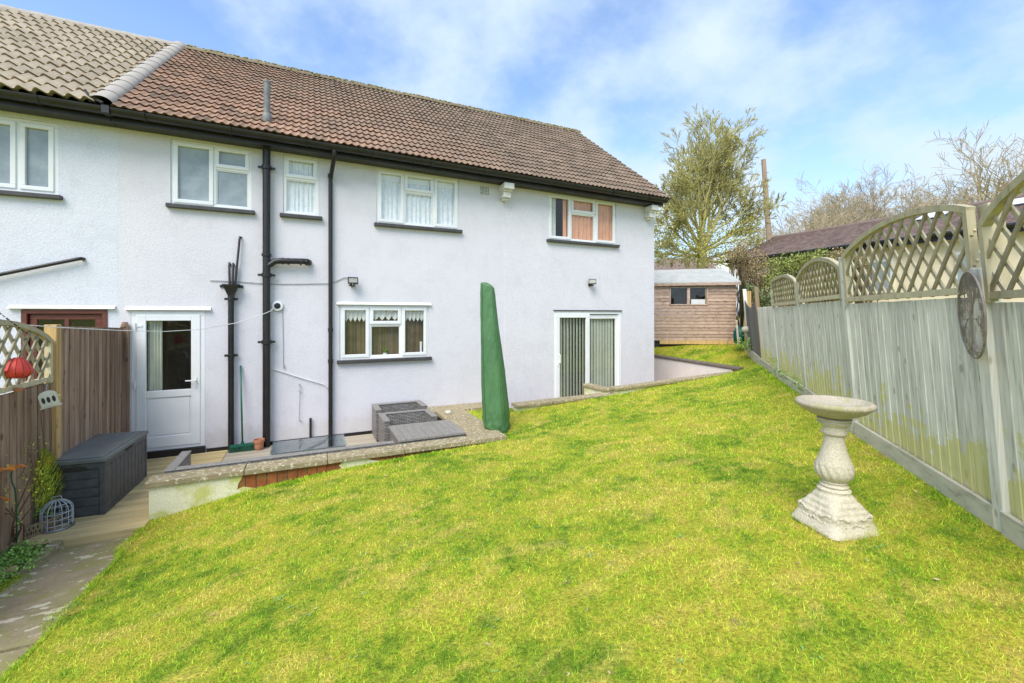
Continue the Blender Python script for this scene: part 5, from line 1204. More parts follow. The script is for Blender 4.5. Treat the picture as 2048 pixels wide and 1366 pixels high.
for i in range(6):
    A, B, W, d, nrm, P = mk(i); rz = rails[i]; zmin = min(A.z, B.z)
    def zb(u): return A.z+(B.z-A.z)*u/W
    b = MB(); nb_ = 17; u0 = .05; bw2 = (W-.1)/nb_
    for k in range(nb_):
        ua = u0+k*bw2; ub_ = ua+bw2+.012; zl = zb(ua)+.13; zt_ = rz-.005+random.uniform(-.003, .003)
        if i == 5: tt = lambda u: rz+.42*(1-u/W)**2*0+(.38-.38*math.sin(math.pi*min(1, u/W*1.0))) if False else rz+.25*(u/W-.5)**2*4-.02
        o1, o2 = .0065, -.001
        nz = 12
        for q in range(nz):     # segments so the height attribute can vary
            if i == 5: zta = tt(ua+bw2/2)
            else: zta = zt_
            za = zl+(zta-zl)*q/nz; zc_ = zl+(zta-zl)*(q+1)/nz
            b.hexa([P(ua, za, -.012), P(ub_, za, -.014), P(ub_, za, o2), P(ua, za, o1), P(ua, zc_, -.012), P(ub_, zc_, -.014), P(ub_, zc_, o2), P(ua, zc_, o1)], (random.Random(i*100+k).random(), (q+.5)/nz, 0))
    b.build('panel', M['fence'] if i != 5 else woodmat('dark_grey_boards', (.24, .23, .21), (.19, .18, .165), (.1, .09, .08), 11), gf)
    if i < 5:
        b = MB(); b.hexa([P(.03, zb(0)-.04, .012), P(W-.03, zb(W)-.04, .012), P(W-.03, zb(W)-.04, .045), P(.03, zb(0)-.04, .045), P(.03, zb(0)+.145, .012), P(W-.03, zb(W)+.145, .012), P(W-.03, zb(W)+.145, .045), P(.03, zb(0)+.145, .045)], (random.random(), .9, 0)); b.build('gravel_board', M['graveltimber'], gf, bevel=.004)
    else:
        b = MB(); b.hexa([P(.03, zb(0)-.04, .02), P(W, zb(W)-.04, .02), P(W, zb(W)-.04, .05), P(.03, zb(0)-.04, .05), P(.03, zb(0)+.17, .02), P(W, zb(W)+.15, .02), P(W, zb(W)+.15, .05), P(.03, zb(0)+.17, .05)]); b.build('gravel_board', M['graveltimber'], gf)
    if i < 4:
        side = [(.50, .68, .55), (.47, .70, .55), (.31, .50, .33), (.30, .46, .44)]
        side = [(.44, .72, .44), (.53, .65, .45), (.31, .50, .32), (.30, .47, .44)][i]
        TP = lambda u, w, P=P, rz=rz: P(u+.05, rz+.02+w, 0)
        pk = [.5, .42, .5, .5][i]
        trellis(W-.1, 0, side[0], side[1], side[2], TP, nrm, gf, step=[.125, .118, .105, .105][i], sw=.025, peak=pk)
tops = {1: .29, 2: .60, 3: .47, 4: .42, 5: .62, 6: .66}
for i, zt_ in tops.items():
    A, B, W, d, nrm, P = mk(min(i, 5)); off = 0 if i < 6 else W
    b = MB(); w_ = .045
    col = (random.random(), .8, 0)
    o1 = .018 if i == 1 else .0
    b.hexa([P(off-w_, A.z-.1 if i < 6 else B.z-.1, -.06), P(off+w_, A.z-.1, -.06), P(off+w_, A.z-.1, .02+o1), P(off-w_, A.z-.1, .02+o1), P(off-w_, zt_, -.06), P(off+w_, zt_+.01, -.06), P(off+w_, zt_+.01, .02+o1), P(off-w_, zt_, .02+o1)], col)
    b.build('post', M['fence'] if i != 5 else woodmat('brown_post_wood', (.36, .27, .16), (.28, .2, .12), (.15, .1, .06), 9), gf, bevel=.004)
A, B, W, d, nrm, P = mk(1); b = MB(); b.hexa([P(-.01, .1, -.13), P(.08, .1, -.13), P(.08, .1, -.05), P(-.01, .1, -.05), P(-.01, .70, -.13), P(.08, .70, -.13), P(.08, .70, -.05), P(-.01, .70, -.05)], (.4, 1, 0)); b.build('post_extension', M['trellis'], gf, bevel=.004)
# tree-of-life wall disc
cA = P(-.02, .0, .09); t_ = thing('wall_art', 'round bronzed metal tree-of-life disc hanging on the fence post', 'wall art', cA+Vector((0, 0, -.3)))
zz = Vector((nrm.x*LEAN, nrm.y*LEAN, 1)).normalized(); RR = .27; d = (Matrix.Rotation(R(-19), 3, 'Z') @ d)
def DP(a, r_): return cA+d*(r_*math.cos(a))+zz*(r_*math.sin(a))
def D2(x, y): return cA+d*x+zz*y
b = MB(); b.tube([DP(2*math.pi*k/60, RR) for k in range(61)], .0065, 6); b.build('ring', M['rust'], t_, smooth=True)
b = MB()
tr = [(.055, -.25), (.03, -.20), (.024, -.12), (.03, -.05), (.02, .02), (-.02, .02), (-.03, -.05), (-.024, -.12), (-.03, -.20), (-.055, -.25)]
b.poly([D2(x, y) for x, y in tr], nrm*.004)
for sgn in (-1, 1):
    b.tube([D2(sgn*.02, -.19), D2(sgn*.07, -.225), D2(sgn*.13, -.225)], [.012, .008, .004], 5); b.tube([D2(sgn*.02, -.2), D2(sgn*.05, -.24), D2(sgn*.06, -.26)], [.01, .006, .004], 5)
rd = random.Random(4)
def br_(x, y, a, l, w_, lev):
    n_ = 4; pts = [(x, y)]; aa = a
    for k in range(n_):
        aa += rd.uniform(-.3, .3); x += math.cos(aa)*l/n_; y += math.sin(aa)*l/n_
        if math.hypot(x, y) > RR-.008: break
        pts.append((x, y))
    if len(pts) > 1: b.tube([D2(*p) for p in pts], [w_*(1-.4*k/len(pts)) for k in range(len(pts))], 4)
    if lev > 0 and len(pts) == n_+1:
        for s_ in (-1, 1, rd.choice((-.3, .3))): br_(pts[-1][0], pts[-1][1], aa+s_*rd.uniform(.35, .75), l*.78, w_*.62, lev-1)
    if lev < 4:
        for p in pts[2::2]:
            for s_ in (-1, 1): q = aa+s_*1.0; r2 = .013; c = (p[0]+math.cos(q)*r2, p[1]+math.sin(q)*r2); b.poly([D2(c[0]+.008*math.cos(t)*math.cos(q)-.0026*math.sin(t)*math.sin(q), c[1]+.008*math.cos(t)*math.sin(q)+.0026*math.sin(t)*math.cos(q)) for t in [math.pi*k/3 for k in range(6)] if True], nrm*.002) if math.hypot(*c) < RR-.012 else None
for a0 in (.25, .8, 1.35, 1.8, 2.35, 2.9): br_(0, -.02, a0, .10, .0055, 4)
b.build('tree_motif', M['rust'], t_)

# green boarded fence beyond and things by the shed
gb = thing('garden_fence', 'green-stained board fence running on behind the shed', 'fence', (11, 8.2, -.9))
b = MB(); A = Vector((10.28, 7.48, 0)); B = Vector((13.6, 10.2, 0)); L_ = (B-A).length; dd_ = (B-A).normalized(); n_ = Vector((-dd_.y, dd_.x, 0)); u = 0
while u < L_:
    p = A+dd_*u; q = A+dd_*(u+.11); z1_ = .62+.42*min(1, u/1.6); z0_ = -1.0; b.hexa([(p.x, p.y, z0_), (q.x, q.y, z0_), (q.x-n_.x*.02, q.y-n_.y*.02, z0_), (p.x-n_.x*.02, p.y-n_.y*.02, z0_), (p.x, p.y, z1_), (q.x, q.y, z1_), (q.x-n_.x*.02, q.y-n_.y*.02, z1_), (p.x-n_.x*.02, p.y-n_.y*.02, z1_)], (random.random(), .8, 0)); u += .115
b.build('panel', M['greenfence'], gb)
b = MB(); b.box(10.2, 10.32, 7.42, 7.52, -1, .62); b.build('post', M['yellowpost'], gb); 
p0 = dep(1489, 645, 11.6); b = MB(); b.beam(dep(1487, 690, 11.3), dep(1495, 595, 11.9), .10, .03, up=(0, -1, 0)); tag(b.build('plank', M['yellowpost']), 'loose brown plank leaning against the green fence by the shed', 'plank')
p0 = dep(1480, 672, 11.4); b = MB(); b.lathe([(.13, -.2), (.16, -.05), (.15, .12), (.09, .2), (.03, .27)], p0, 16, fn=lambda r_, z_, t: r_*(1+.18*math.sin(5*t+z_*9))); tag(b.build('sack', simple('teal_tarpaulin', (.01, .11, .085), (.006, .06, .05), 8, .45), smooth=True), 'crumpled teal tarpaulin bundle between shed and fence', 'tarpaulin')
p0 = dep(1492, 659, 10.9); b = MB(); b.lathe([(.03, -.09), (.09, -.05), (.105, 0), (.09, .05), (.04, .08)], p0, 16); tag(b.build('watering_can', M['cream'], smooth=True), 'pale round container propped beside the teal bundle', 'container')
p0 = dep(1476, 672, 11.0); b = MB(); b.beam(dep(1477, 688, 10.95), dep(1473, 640, 11.1), .05, .02, up=(0, -1, 0)); tag(b.build('stake', M['graveltimber']), 'short grey wooden stake standing at the shed corner', 'stake')
p0 = dep(1492, 690, 10.6); b = MB(); leafset(b, p0, 260, (.12, .12, .09), .05); b2 = tag(b.build('weeds', M['leafy']), 'green weeds growing at the foot of the far fence corner', 'weeds'); struct(b2, 'stuff')
# ivy sprigs on the gravel board
b = MB()
for (xx, yy) in [(1545, 722), (1556, 738), (1566, 744), (1585, 752), (1597, 765), (1604, 770)]:
    t = 7.9-(xx-1545)/60*1.75; leafset(b, dep(xx, yy+4, t), 40, (.05, .05, .04), .035)
tag(struct(b.build('ivy_sprigs', M['leafy']), 'stuff'), 'small ivy sprigs pushing out at the fence foot', 'ivy')

# ---------------------------------------------------------------- shed
sh = thing('garden_shed', 'pinkish-brown shiplap shed with grey felt roof and small twin window', 'shed', (9.2, 8.6, -.9))
T0 = 12.8; cr = dep(1472, 688, T0); cl = dep(1299, 686, T0+.22); dR = Vector((cr.x-cl.x, cr.y-cl.y, 0)); Ls = dR.length; dR.normalize(); nS = Vector((dR.y, -dR.x, 0)); zS = -.865; zT = .92
def SP(u, z, off=0): return Vector((cl.x+dR.x*u, cl.y+dR.y*u, z))+nS*off
wu0 = Ls-(1472-1345)*T0/FL*1.02; wu1 = Ls-(1472-1418)*T0/FL*1.02; wz0 = (HZ-609)/FL*T0; wz1 = (HZ-574)/FL*T0
b = MB(); z = zS+.10; k = 0
while z < zT:
    z2 = min(z+.098, zT); 
    for (ua, ub_) in ([(0, wu0), (wu1, Ls)] if z2 > wz0+.02 and z < wz1-.03 else [(0, Ls)]):
        b.hexa([SP(ua, z, -.02), SP(ub_, z, -.02), SP(ub_, z, .014), SP(ua, z, .014), SP(ua, z2-.003, -.02), SP(ub_, z2-.003, -.02), SP(ub_, z2-.003, .001), SP(ua, z2-.003, .001)], (random.random(), .5, 0))
    z = z2; k += 1
b.box(0, 0, 0, 0, 0, 0) if False else None
b.hexa([SP(0, zS, -2.4), SP(Ls-.01, zS, -2.4), SP(Ls-.01, zS, -.021), SP(0, zS, -.021), SP(0, zT+.28, -2.4), SP(Ls-.01, zT+.28, -2.4), SP(Ls-.01, zT, -.021), SP(0, zT, -.021)], (.2, .5, 0)) if False else None
for ua in (0, Ls-.02): b.hexa([SP(ua, zS+.05, -2.4), SP(ua+.02, zS+.05, -2.4), SP(ua+.02, zS+.05, -.021), SP(ua, zS+.05, -.021), SP(ua, zT+.2, -2.4), SP(ua+.02, zT+.2, -2.4), SP(ua+.02, zT, -.021), SP(ua, zT, -.021)], (.2, .5, 0))
b.build('wall', M['shed'], sh)
b = MB(); b.hexa([SP(.3, zS-.01, -.04), SP(Ls, zS-.01, -.04), SP(Ls, zS-.01, .02), SP(.3, zS-.01, .02), SP(.3, zS+.098, -.04), SP(Ls, zS+.098, -.04), SP(Ls, zS+.098, .02), SP(.3, zS+.098, .02)], (.8, .5, 0)); b.build('base_board', M['yellowpost'], sh)
b = MB(); b.hexa([SP(-.2, zS-.1, -2.3), SP(Ls-.1, zS-.1, -2.3), SP(Ls-.1, zS-.1, -.06), SP(-.2, zS-.1, -.06), SP(-.2, zS+.04, -2.3), SP(Ls-.1, zS+.04, -2.3), SP(Ls-.1, zS+.04, -.06), SP(-.2, zS+.04, -.06)]); b.build('bearer', M['dark'], sh)
b = MB(); zr0, zr1 = zT-.01, zT+.0
b.hexa([SP(-.1, zT+.005, .10), SP(Ls+.1, zT+.03, .10), SP(Ls+.1, zT+.56, -1.3), SP(-.1, zT+.52, -1.3), SP(-.1, zT+.045, .10), SP(Ls+.1, zT+.07, .10), SP(Ls+.1, zT+.61, -1.3), SP(-.1, zT+.56, -1.3)])
b.hexa([SP(-.1, zT+.52, -1.3), SP(Ls+.1, zT+.56, -1.3), SP(Ls+.1, zT-.0, -2.7), SP(-.1, zT-.0, -2.7), SP(-.1, zT+.56, -1.3), SP(Ls+.1, zT+.61, -1.3), SP(Ls+.1, zT+.03, -2.7), SP(-.1, zT+.03, -2.7)]); rf = b.build('roof', M['felt'], sh)
b = MB(); b.hexa([SP(-.1, zT-.05, .101), SP(Ls+.1, zT-.03, .101), SP(Ls+.1, zT-.03, .112), SP(-.1, zT-.05, .112), SP(-.1, zT+.02, .101), SP(Ls+.1, zT+.045, .101), SP(Ls+.1, zT+.045, .112), SP(-.1, zT+.02, .112)]); b.build('fascia', M['shed'], sh)
um = (wu0+wu1)/2; b = MB()
for ua, ub_, za, zb_ in ((wu0, wu1, wz0-.02, wz0+.015), (wu0, wu1, wz1-.015, wz1+.02), (wu0, wu0+.03, wz0, wz1), (wu1-.03, wu1, wz0, wz1), (um-.04, um+.04, wz0, wz1)): b.hexa([SP(ua, za, -.02), SP(ub_, za, -.02), SP(ub_, za, .025), SP(ua, za, .025), SP(ua, zb_, -.02), SP(ub_, zb_, -.02), SP(ub_, zb_, .025), SP(ua, zb_, .025)], (.9, .5, 0))
wn = b.build('window', M['shed'], sh)
for ua, ub_ in ((wu0+.03, um-.04), (um+.04, wu1-.03)): b = MB(); b.poly([SP(ua, wz0, 0), SP(ub_, wz0, 0), SP(ub_, wz1, 0), SP(ua, wz1, 0)], nS*.004); b.build('pane', M['glass'], wn)
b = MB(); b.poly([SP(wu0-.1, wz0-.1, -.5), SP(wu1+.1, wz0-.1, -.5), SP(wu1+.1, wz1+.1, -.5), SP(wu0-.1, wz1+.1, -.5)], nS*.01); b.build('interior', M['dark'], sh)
b = MB(); b.poly([SP(um+.1, wz0, -.08), SP(wu1-.05, wz0, -.08), SP(wu1-.05, wz0+.16, -.08), SP(um+.1, wz0+.16, -.08)], nS*.03); tag(b.build('carton', M['upvc']), 'white box standing inside the shed window', 'box')

# ---------------------------------------------------------------- background
def leafq(b, p, size, rd):
    d = Vector((rd.uniform(-1, 1), rd.uniform(-1, 1), rd.uniform(-1, 1))).normalized(); e = d.cross(Vector((rd.uniform(-1, 1), rd.uniform(-1, 1), rd.uniform(-1, 1)))).normalized(); s_ = size*rd.uniform(.5, 1.3)
    b.add([p-d*s_*.5, p+e*s_*.35, p+d*s_*.5, p-e*s_*.35], [(0, 1, 2, 3)], (rd.random(), 0, 0))
def grow(W_, Lf, p, d, l, r_, lev, cfg, rd):
    n_ = 4 if lev > 1 else 3; pts = [p]; rs = [r_]; dirs = [d]; q = p; dd_ = d
    for k in range(n_):
        dd_ = (dd_+Vector((rd.gauss(0, cfg['wig']), rd.gauss(0, cfg['wig']), rd.gauss(0, cfg['wig'])+cfg['up']))).normalized(); q = q+dd_*l/n_; pts.append(q); rs.append(max(cfg['rmin'], r_*(1-(k+1)/n_*.55))); dirs.append(dd_)
    W_.tube(pts, rs, 7 if lev >= cfg['lev']-1 else (4 if lev > 1 else 3), (rd.random(), 0, 0), caps=False)
    if cfg['leaf'] and lev <= cfg['leaflev']:
        for k in range(cfg['nleaf']): i = rd.randrange(1, n_+1); leafq(Lf, pts[i]+Vector((rd.gauss(0, .07), rd.gauss(0, .07), rd.gauss(0, .07)))*cfg['ls'], cfg['leaf'], rd)
    if lev == 0: return
    nc = cfg['kids'][min(lev, len(cfg['kids'])-1)]
    for k in range(nc):
        f = (k+1)/nc if k < nc-1 else 1; f = .3+.7*f*rd.uniform(.85, 1); i = min(n_-1, int(f*n_)); fr = f*n_-i; c = pts[i].lerp(pts[min(i+1, n_)], min(1, fr))
        ax = Vector((rd.uniform(-1, 1), rd.uniform(-1, 1), rd.uniform(-1, 1))); ax = (ax-dirs[i]*ax.dot(dirs[i])).normalized(); ang = rd.uniform(*cfg['ang'])
        nd = (dirs[i]*math.cos(ang)+ax*math.sin(ang)).normalized()
        grow(W_, Lf, c, nd, l*rd.uniform(*cfg['sc']), rs[i]*.62, lev-1, cfg, rd)
def mktree(label, base, limbs, cfg, seed, wood='bark', leafm='treeleaf', trunk=None, group=None, name='tree', extra=None):
    rd = random.Random(seed); t_ = thing(name, label, 'tree', base, group); W_ = MB(); Lf = MB()
    tr_ = MB(); tr_.tube(trunk[0], trunk[1], 10, caps=False)
    tr_.build('trunk', M[wood], t_, smooth=True)
    for (p, d, l, r_) in limbs: grow(W_, Lf, Vector(p), Vector(d).normalized(), l, r_, cfg['lev'], cfg, rd)
    W_.build('branches', M['greentwig' if wood == 'bark' else wood], t_)
    if extra: extra(Lf, rd)
    if Lf.f: Lf.build('crown', M[leafm], t_)
    return t_
# big tree behind the shed
TB = 19.0; tb0 = dep(1404, 545, TB); gb0 = Vector((tb0.x, tb0.y, -.6))
def dpt(x, y, dz=0): return dep(x, y, TB+dz)
fork = dpt(1405, 500)
rd = random.Random(11); limbs = []
for (xx, yy, dz, l) in [(1405, 250, 0, 3.1), (1398, 262, .8, 2.7), (1418, 255, .3, 2.7), (1375, 330, 1.4, 2.7), (1432, 270, -.7, 2.8), (1352, 375, .5, 2.5), (1470, 320, 0, 2.6), (1500, 350, .8, 2.5), (1325, 380, -.6, 2.2), (1372, 330, -1.2, 2.4), (1450, 350, 1.3, 2.4), (1310, 440, .6, 2.0), (1520, 420, -.4, 2.1), (1300, 480, .2, 1.8), (1530, 470, .3, 1.8), (1410, 330, 1.5, 2.6), (1395, 340, -1.5, 2.5), (1330, 500, -1, 1.7), (1495, 500, 1, 1.7)]:
    tgt = dpt(xx, yy, dz); v = tgt-fork; limbs.append((fork+Vector((rd.uniform(-.12, .12), rd.uniform(-.12, .12), rd.uniform(-.5, .1))), v, v.length*(.64 if abs(xx-1405) < 50 else .70), .055+.035*(v.length/8)))
cfgA = dict(wig=.10, up=.05, rmin=.010, lev=5, kids=[2, 4, 4, 4, 4, 5], ang=(.25, .75), sc=(.42, .62), leaf=.03, leaflev=0, nleaf=1, ls=.8)
def low_clumps(Lf, rd):
    for i in range(70):
        a = rd.uniform(0, 6.283); c = dpt(1405+rd.uniform(-100, 95), rd.uniform(435, 530), rd.uniform(-1.6, 1.6))
        for k in range(150): leafq(Lf, c+Vector((rd.gauss(0, .4), rd.gauss(0, .4), rd.gauss(0, .3))), .065, rd)
mktree('tall fan-shaped tree with olive spring leaves behind the shed', gb0, limbs, cfgA, 9, trunk=([gb0, dpt(1404, 560), dpt(1404, 530), dpt(1405, 500), dpt(1405, 470)], [.34, .24, .22, .19, .10]), extra=low_clumps)
# telegraph pole
tp0 = dep(1541, 520, 22); b = MB(); b.tube([Vector((tp0.x, tp0.y, -.6))+Vector((.15, -.07, 0)), dep(1541, 520, 22), dep(1527, 319, 22)], [.15, .14, .105], 12, (.5, .8, 0)); tpp = thing('telegraph_pole', 'tall leaning brown wooden telegraph pole above the hedge', 'pole', Vector((tp0.x, tp0.y, -.6))); b.build('pole', M['pole'], tpp, smooth=True, angle=50)
b = MB()
for k, yy in enumerate((328, 345, 362, 380, 400, 425)): p = dep(1528+(yy-319)*.07, yy, 22); sg = 1 if k % 2 else -1; b.tube([p, p+rt*.2*sg], .014, 5)
b.build('step_iron', M['metal'], tpp)
# hedges
def bush(label, pts, t0, mat, n_, leaf, seed, twig=None, group=None, sp=(.35, .5, .3)):
    rd = random.Random(seed); c = sum((Vector(dep(x, y, t0)) for x, y, r_ in pts), Vector())/len(pts)
    t_ = thing('hedge_shrub', label, 'shrub', (c.x, c.y, -.7), group); b = MB(); w_ = MB()
    for x, y, r_ in pts:
        q = dep(x, y, t0+rd.uniform(-.3, .3)); R_ = r_*t0/FL
        for i in range(n_):
            a = Vector((rd.gauss(0, 1), rd.gauss(0, 1), rd.gauss(0, 1))).normalized()*R_*rd.uniform(.35, 1.08)*(1+.3*mnoise.noise(q+Vector((i*.01, 0, 0)))); p = q+a
            if mnoise.noise(p*2.2) > -.25 or rd.random() < .3: leafq(b, p, leaf, rd)
        for i in range(16):
            g_ = Vector((q.x+rd.uniform(-.3, .3), q.y+rd.uniform(-.3, .3), -.8)); e = q+Vector((rd.gauss(0, 1), rd.gauss(0, 1), rd.gauss(.4, .8))).normalized()*R_*rd.uniform(.8, 1.15); m_ = g_.lerp(e, .55)+Vector((rd.gauss(0, .12), rd.gauss(0, .12), 0)); w_.tube([g_, m_, e], [.02, .012, .005], 4, caps=False)
    b.build('foliage', M[mat], t_); w_.build('stems', M[twig or 'twig'], t_)
bush('brown twiggy shrub just right of the shed roof', [(1470, 508, 16), (1482, 500, 18), (1495, 530, 22), (1512, 545, 24), (1500, 560, 20), (1522, 522, 20), (1530, 560, 20), (1485, 515, 12)], 14.5, 'brownleaf', 800, .045, 21)
bush('bright green hedge rising behind the arched trellis', [(1560, 535, 26), (1590, 530, 26), (1620, 525, 24), (1648, 520, 26), (1680, 522, 24), (1700, 540, 24), (1550, 565, 24), (1580, 575, 28), (1615, 565, 26), (1645, 570, 26), (1668, 545, 20), (1605, 545, 28)], 14, 'hedgeleaf', 1500, .06, 22)
bush('reddish brown hedge top beside the long brown roof', [(1672, 512, 18), (1695, 516, 20), (1712, 525, 18), (1700, 545, 18), (1725, 530, 16)], 13.6, 'brownleaf', 700, .055, 23)
bush('dark green ivy bush behind the short flat fence panel', [(1515, 590, 16), (1530, 600, 16), (1542, 590, 14), (1558, 585, 12), (1500, 580, 12)], 13.0, 'ivy', 700, .06, 24)

# long bungalow
XE, XR = 16.0, 19.0; zE, zR = 2.3, 3.47; Y0b, Y1b = 1.0, 12.6
bg = thing('bungalow', 'long cream bungalow with brown tiled roof and roof windows beyond the fence', 'house', (18, 7, -.8))
b = MB(); b.box(XE+.35, XE+5.6, Y0b, Y1b-.3, -1.0, zE-.02); b.build('wall', M['creamwall'], bg)
b = MB(); n_ = 17; m_ = 90
for i in range(n_):
    for j in range(m_):
        x0 = XE+(XR-XE)*i/n_-.02; x1 = XE+(XR-XE)*(i+1)/n_; z0 = zE+(zR-zE)*i/n_; z1_ = zE+(zR-zE)*(i+1)/n_; ya = Y0b-.3+(Y1b-Y0b+.3)*j/m_; yb = Y0b-.3+(Y1b-Y0b+.3)*(j+1)/m_-.01
        b.add([(x0, ya, z0), (x1, ya, z1_), (x1, yb, z1_), (x0, yb, z0), (x0, ya, z0+.03), (x1, ya, z1_+.004), (x1, yb, z1_+.004), (x0, yb, z0+.03)], [(4, 5, 6, 7), (0, 4, 7, 3), (0, 1, 5, 4), (3, 7, 6, 2)], (random.random(), 0, 0))
rf = b.build('roof', M['farroof'], bg)
b = MB(); b.add([(XR, Y0b-.3, zR), (XR+3, Y0b-.3, zE), (XR+3, Y1b, zE), (XR, Y1b, zR)], [(0, 1, 2, 3)]); b.build('rear_slope', M['farroof'], rf); b = MB(); b.tube([(XR, Y0b-.3, zR), (XR, Y1b, zR)], .09, 8); b.build('ridge', M['farroof'], rf)
b = MB(); b.tube([(XE-.05, Y0b-.3, zE-.04), (XE-.05, Y1b, zE-.04)], .06, 8); b.box(XE+.02, XE+.06, Y0b-.3, Y1b, zE-.22, zE-.03); b.build('gutter', M['black'], bg)
def onroof(k, y): return Vector((XE+(XR-XE)*k, y, zE+(zR-zE)*k))
up_ = Vector((-(zR-zE), 0, XR-XE)).normalized()
for (ya, yb) in ((6.35, 7.15), (4.55, 5.35), (10.4, 11.0)):
    if ya > 9: continue
    b = MB(); q = [onroof(.60, ya), onroof(.60, yb), onroof(.88, yb), onroof(.88, ya)]; b.poly([v+up_*.02 for v in q], up_*.05); w_ = b.build('roof_window', M['sill'], bg)
    b = MB(); q = [onroof(.62, ya+.06), onroof(.62, yb-.06), onroof(.86, yb-.06), onroof(.86, ya+.06)]; b.poly([v+up_*.071 for v in q], up_*.006); b.build('pane', M['upvc'], w_)
for (ya, yb) in ((4.6, 5.6), (7.0, 7.9), (9.6, 10.6), (2.4, 3.3)):
    b = MB(); b.box(XE+.30, XE+.349, ya, yb, .7, 1.75); w_ = b.build('window', M['whitepaint'], bg); b = MB(); b.box(XE+.285, XE+.299, ya+.07, yb-.07, .78, 1.67); b.build('pane', M['frost'], w_)
# small white gable house and brown roof behind tree
hb = thing('house', 'distant white-walled house with low brown roof behind the big tree', 'house', dep(1400, 600, 30)+Vector((0, 0, -1)))
T1 = 30.0
def gp(x, y, t=T1): return dep(x, y, t)
b = MB(); b.poly([gp(1285, 600), gp(1476, 600), gp(1476, 528), gp(1462, 505), gp(1436, 520), gp(1430, 553), gp(1285, 556)], fd*5); b.build('wall', M['upvc'], hb)
b = MB(); b.poly([gp(1240, 552, T1-.3), gp(1437, 552, T1-.3), gp(1425, 518, T1+1), gp(1330, 516, T1+1), gp(1240, 545, T1)], fd*.3); b.poly([gp(1462, 500, T1-.3), gp(1500, 540, T1-.3), gp(1500, 548, T1-.3), gp(1462, 508, T1-.3)], fd*5.5); b.build('roof', M['farroof'], hb)
# bare trees
cfgB = dict(wig=.16, up=.05, rmin=.014, lev=5, kids=[3, 3, 3, 3, 3, 4], ang=(.35, .95), sc=(.50, .80), leaf=.05, leaflev=0, nleaf=1, ls=1.0)
bare = [(1600, 395, 34, .16, 31, 'bare pale tree furthest left on the skyline beside the telegraph pole', 1), (1650, 380, 36, .16, 32, 'ivy-trunked bare tree rising over the middle of the brown roof', 1), (1735, 318, 38, .22, 33, 'taller bare tree with raised fine twigs above the brown roof', 0), (1700, 350, 42, .2, 36, 'bare tree with ivied trunk behind the taller twiggy one', 1), (1815, 372, 40, .18, 34, 'spreading bare tree left of the large crooked one', 0), (1870, 385, 38, .16, 37, 'low bare tree under the large crooked tree', 0), (1975, 262, 30, .5, 35, 'large crooked bare tree towering at the right edge', 0), (2060, 300, 34, .4, 38, 'bare tree cut by the right edge of the view', 0), (1770, 352, 44, .2, 41, 'pale bare tree between the raised fine twigs and the spreading one', 0), (1680, 372, 44, .2, 42, 'distant bare tree just left of the two ivied trunks', 1), (1900, 362, 42, .2, 43, 'bare tree left of the large crooked tree, over the first roof window', 0), (1560, 420, 36, .14, 39, 'small bare tree half hidden behind the telegraph pole', 1)]
for (xx, yt, t, r0, sd_, lab, ivy) in bare:
    rd = random.Random(sd_); base = dep(xx, 620, t); base.z = -.5; top = dep(xx, yt, t); H_ = top.z-base.z; f1 = base.lerp(top, .34)+Vector((rd.uniform(-.3, .3), rd.uniform(-.3, .3), 0)); cfg = dict(cfgB)
    limbs = [(base.lerp(f1, rd.uniform(.6, 1)), Vector((rd.gauss(0, .75), rd.gauss(0, .75), rd.uniform(.7, 1.3))), H_*rd.uniform(.26, .33), r0*.5) for k in range(5)]+[(f1, Vector((rd.gauss(0, .15), rd.gauss(0, .15), 1)), H_*.27, r0*.55)]
    def ivyf(Lf, rd, base=base, f1=f1, ivy=ivy, H_=H_):
        if not ivy: return
        for i in range(900): q = rd.uniform(.35, 1.25); p = base.lerp(f1, q); a = rd.uniform(0, 6.28); r_ = rd.gauss(.25, .18)*(1.5-q*.7); leafq(Lf, p+Vector((r_*math.cos(a), r_*math.sin(a), rd.gauss(0, .2))), .22, rd)
    mktree(lab, base, limbs, cfg, sd_, wood='greybark', leafm='ivy' if ivy else 'brownleaf', trunk=([base, base.lerp(f1, .5)+Vector((.1, 0, 0)), f1], [r0, r0*.8, r0*.6]), group='bare winter trees on the skyline', extra=ivyf)

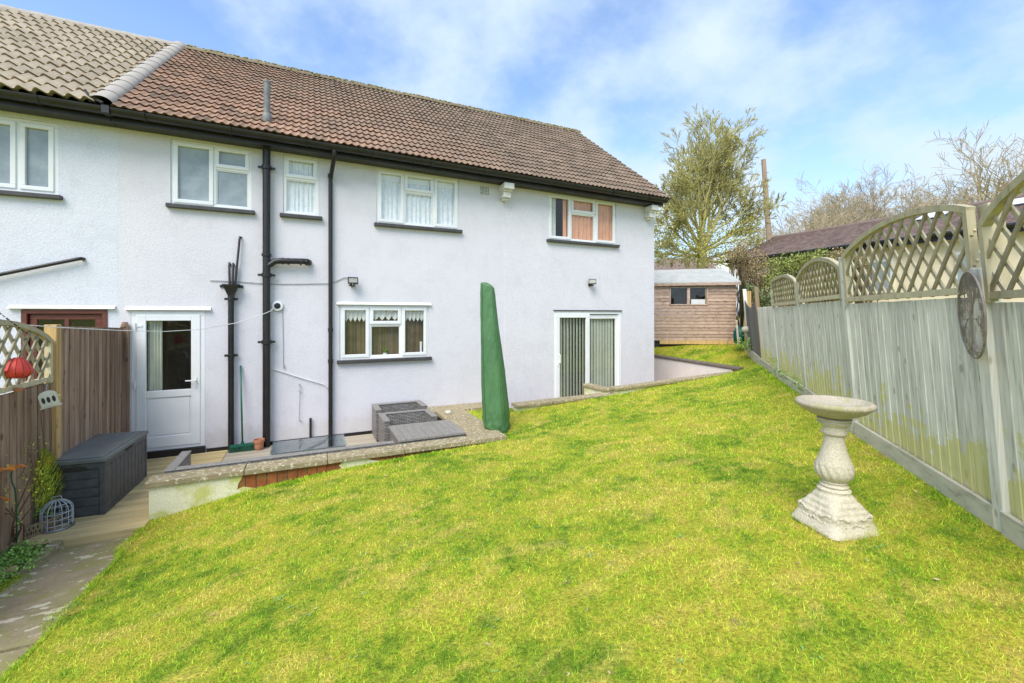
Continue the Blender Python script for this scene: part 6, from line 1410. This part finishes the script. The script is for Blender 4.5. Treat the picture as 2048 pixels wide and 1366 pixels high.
# ---------------------------------------------------------------- light, sky, camera
EL, AZ = R(50), R(226)
w = bpy.data.worlds.new('World'); S.world = w; w.use_nodes = True; nt = w.node_tree; bg_ = nt.nodes['Background']
sky = nt.nodes.new('ShaderNodeTexSky'); sky.sky_type = 'NISHITA'; sky.sun_disc = False; sky.sun_elevation = EL; sky.sun_rotation = AZ; sky.air_density = 1.1; sky.dust_density = .6; sky.ozone_density = 1.4
tc = nt.nodes.new('ShaderNodeTexCoord'); sp = nt.nodes.new('ShaderNodeSeparateXYZ'); nt.links.new(tc.outputs['Generated'], sp.inputs[0])
zc_ = math_(nt, 'MAXIMUM', sp.outputs[2], 0.0); den = math_(nt, 'ADD', zc_, .42)
cb = nt.nodes.new('ShaderNodeCombineXYZ'); nt.links.new(math_(nt, 'DIVIDE', sp.outputs[0], den), cb.inputs[0]); nt.links.new(math_(nt, 'DIVIDE', sp.outputs[1], den), cb.inputs[1]); cb.inputs[2].default_value = 3.7
f = noi(nt, cb.outputs[0], 2.6, 6, .55); f2 = noi(nt, cb.outputs[0], .8, 2, .5)
cl_ = ramp(nt, math_(nt, 'ADD', math_(nt, 'MULTIPLY', f, .65), math_(nt, 'MULTIPLY', f2, .35)), [(.41, .0), (.47, .25), (.53, .65), (.60, 1.0)])
hz_ = ramp(nt, zc_, [(.0, .75), (.28, .25), (.6, .0)])
mk_ = math_(nt, 'MAXIMUM', cl_, hz_)
sky2 = mix(nt, 1.0, sky.outputs[0], (.68, .78, .90), 'MULTIPLY'); col = mix(nt, mk_, sky2, (2.35, 2.85, 3.45)); nt.links.new(col, bg_.inputs[0]); bg_.inputs[1].default_value = .15
sl = bpy.data.lights.new('sun', 'SUN'); sl.energy = 1.9; sl.angle = R(38); sl.color = (1, .95, .87); so = bpy.data.objects.new('sun', sl); C.objects.link(so)
dv_ = Vector((math.sin(AZ)*math.cos(EL), math.cos(AZ)*math.cos(EL), math.sin(EL))); so.rotation_euler = dv_.to_track_quat('Z', 'Y').to_euler()
cam = bpy.data.cameras.new('camera'); co = bpy.data.objects.new('camera', cam); C.objects.link(co); S.camera = co
cam.lens = FL/2048*36; cam.sensor_width = 36; cam.shift_y = -(683-HZ)/2048; cam.clip_start = .05; cam.clip_end = 2000
co.rotation_euler = (R(90), 0, -math.atan2(sn, cs))
S.view_settings.view_transform = 'Standard'; S.view_settings.look = 'None'; S.view_settings.exposure = 1.15; S.view_settings.gamma = 1
S.cycles.max_bounces = 6; S.cycles.transparent_max_bounces = 12
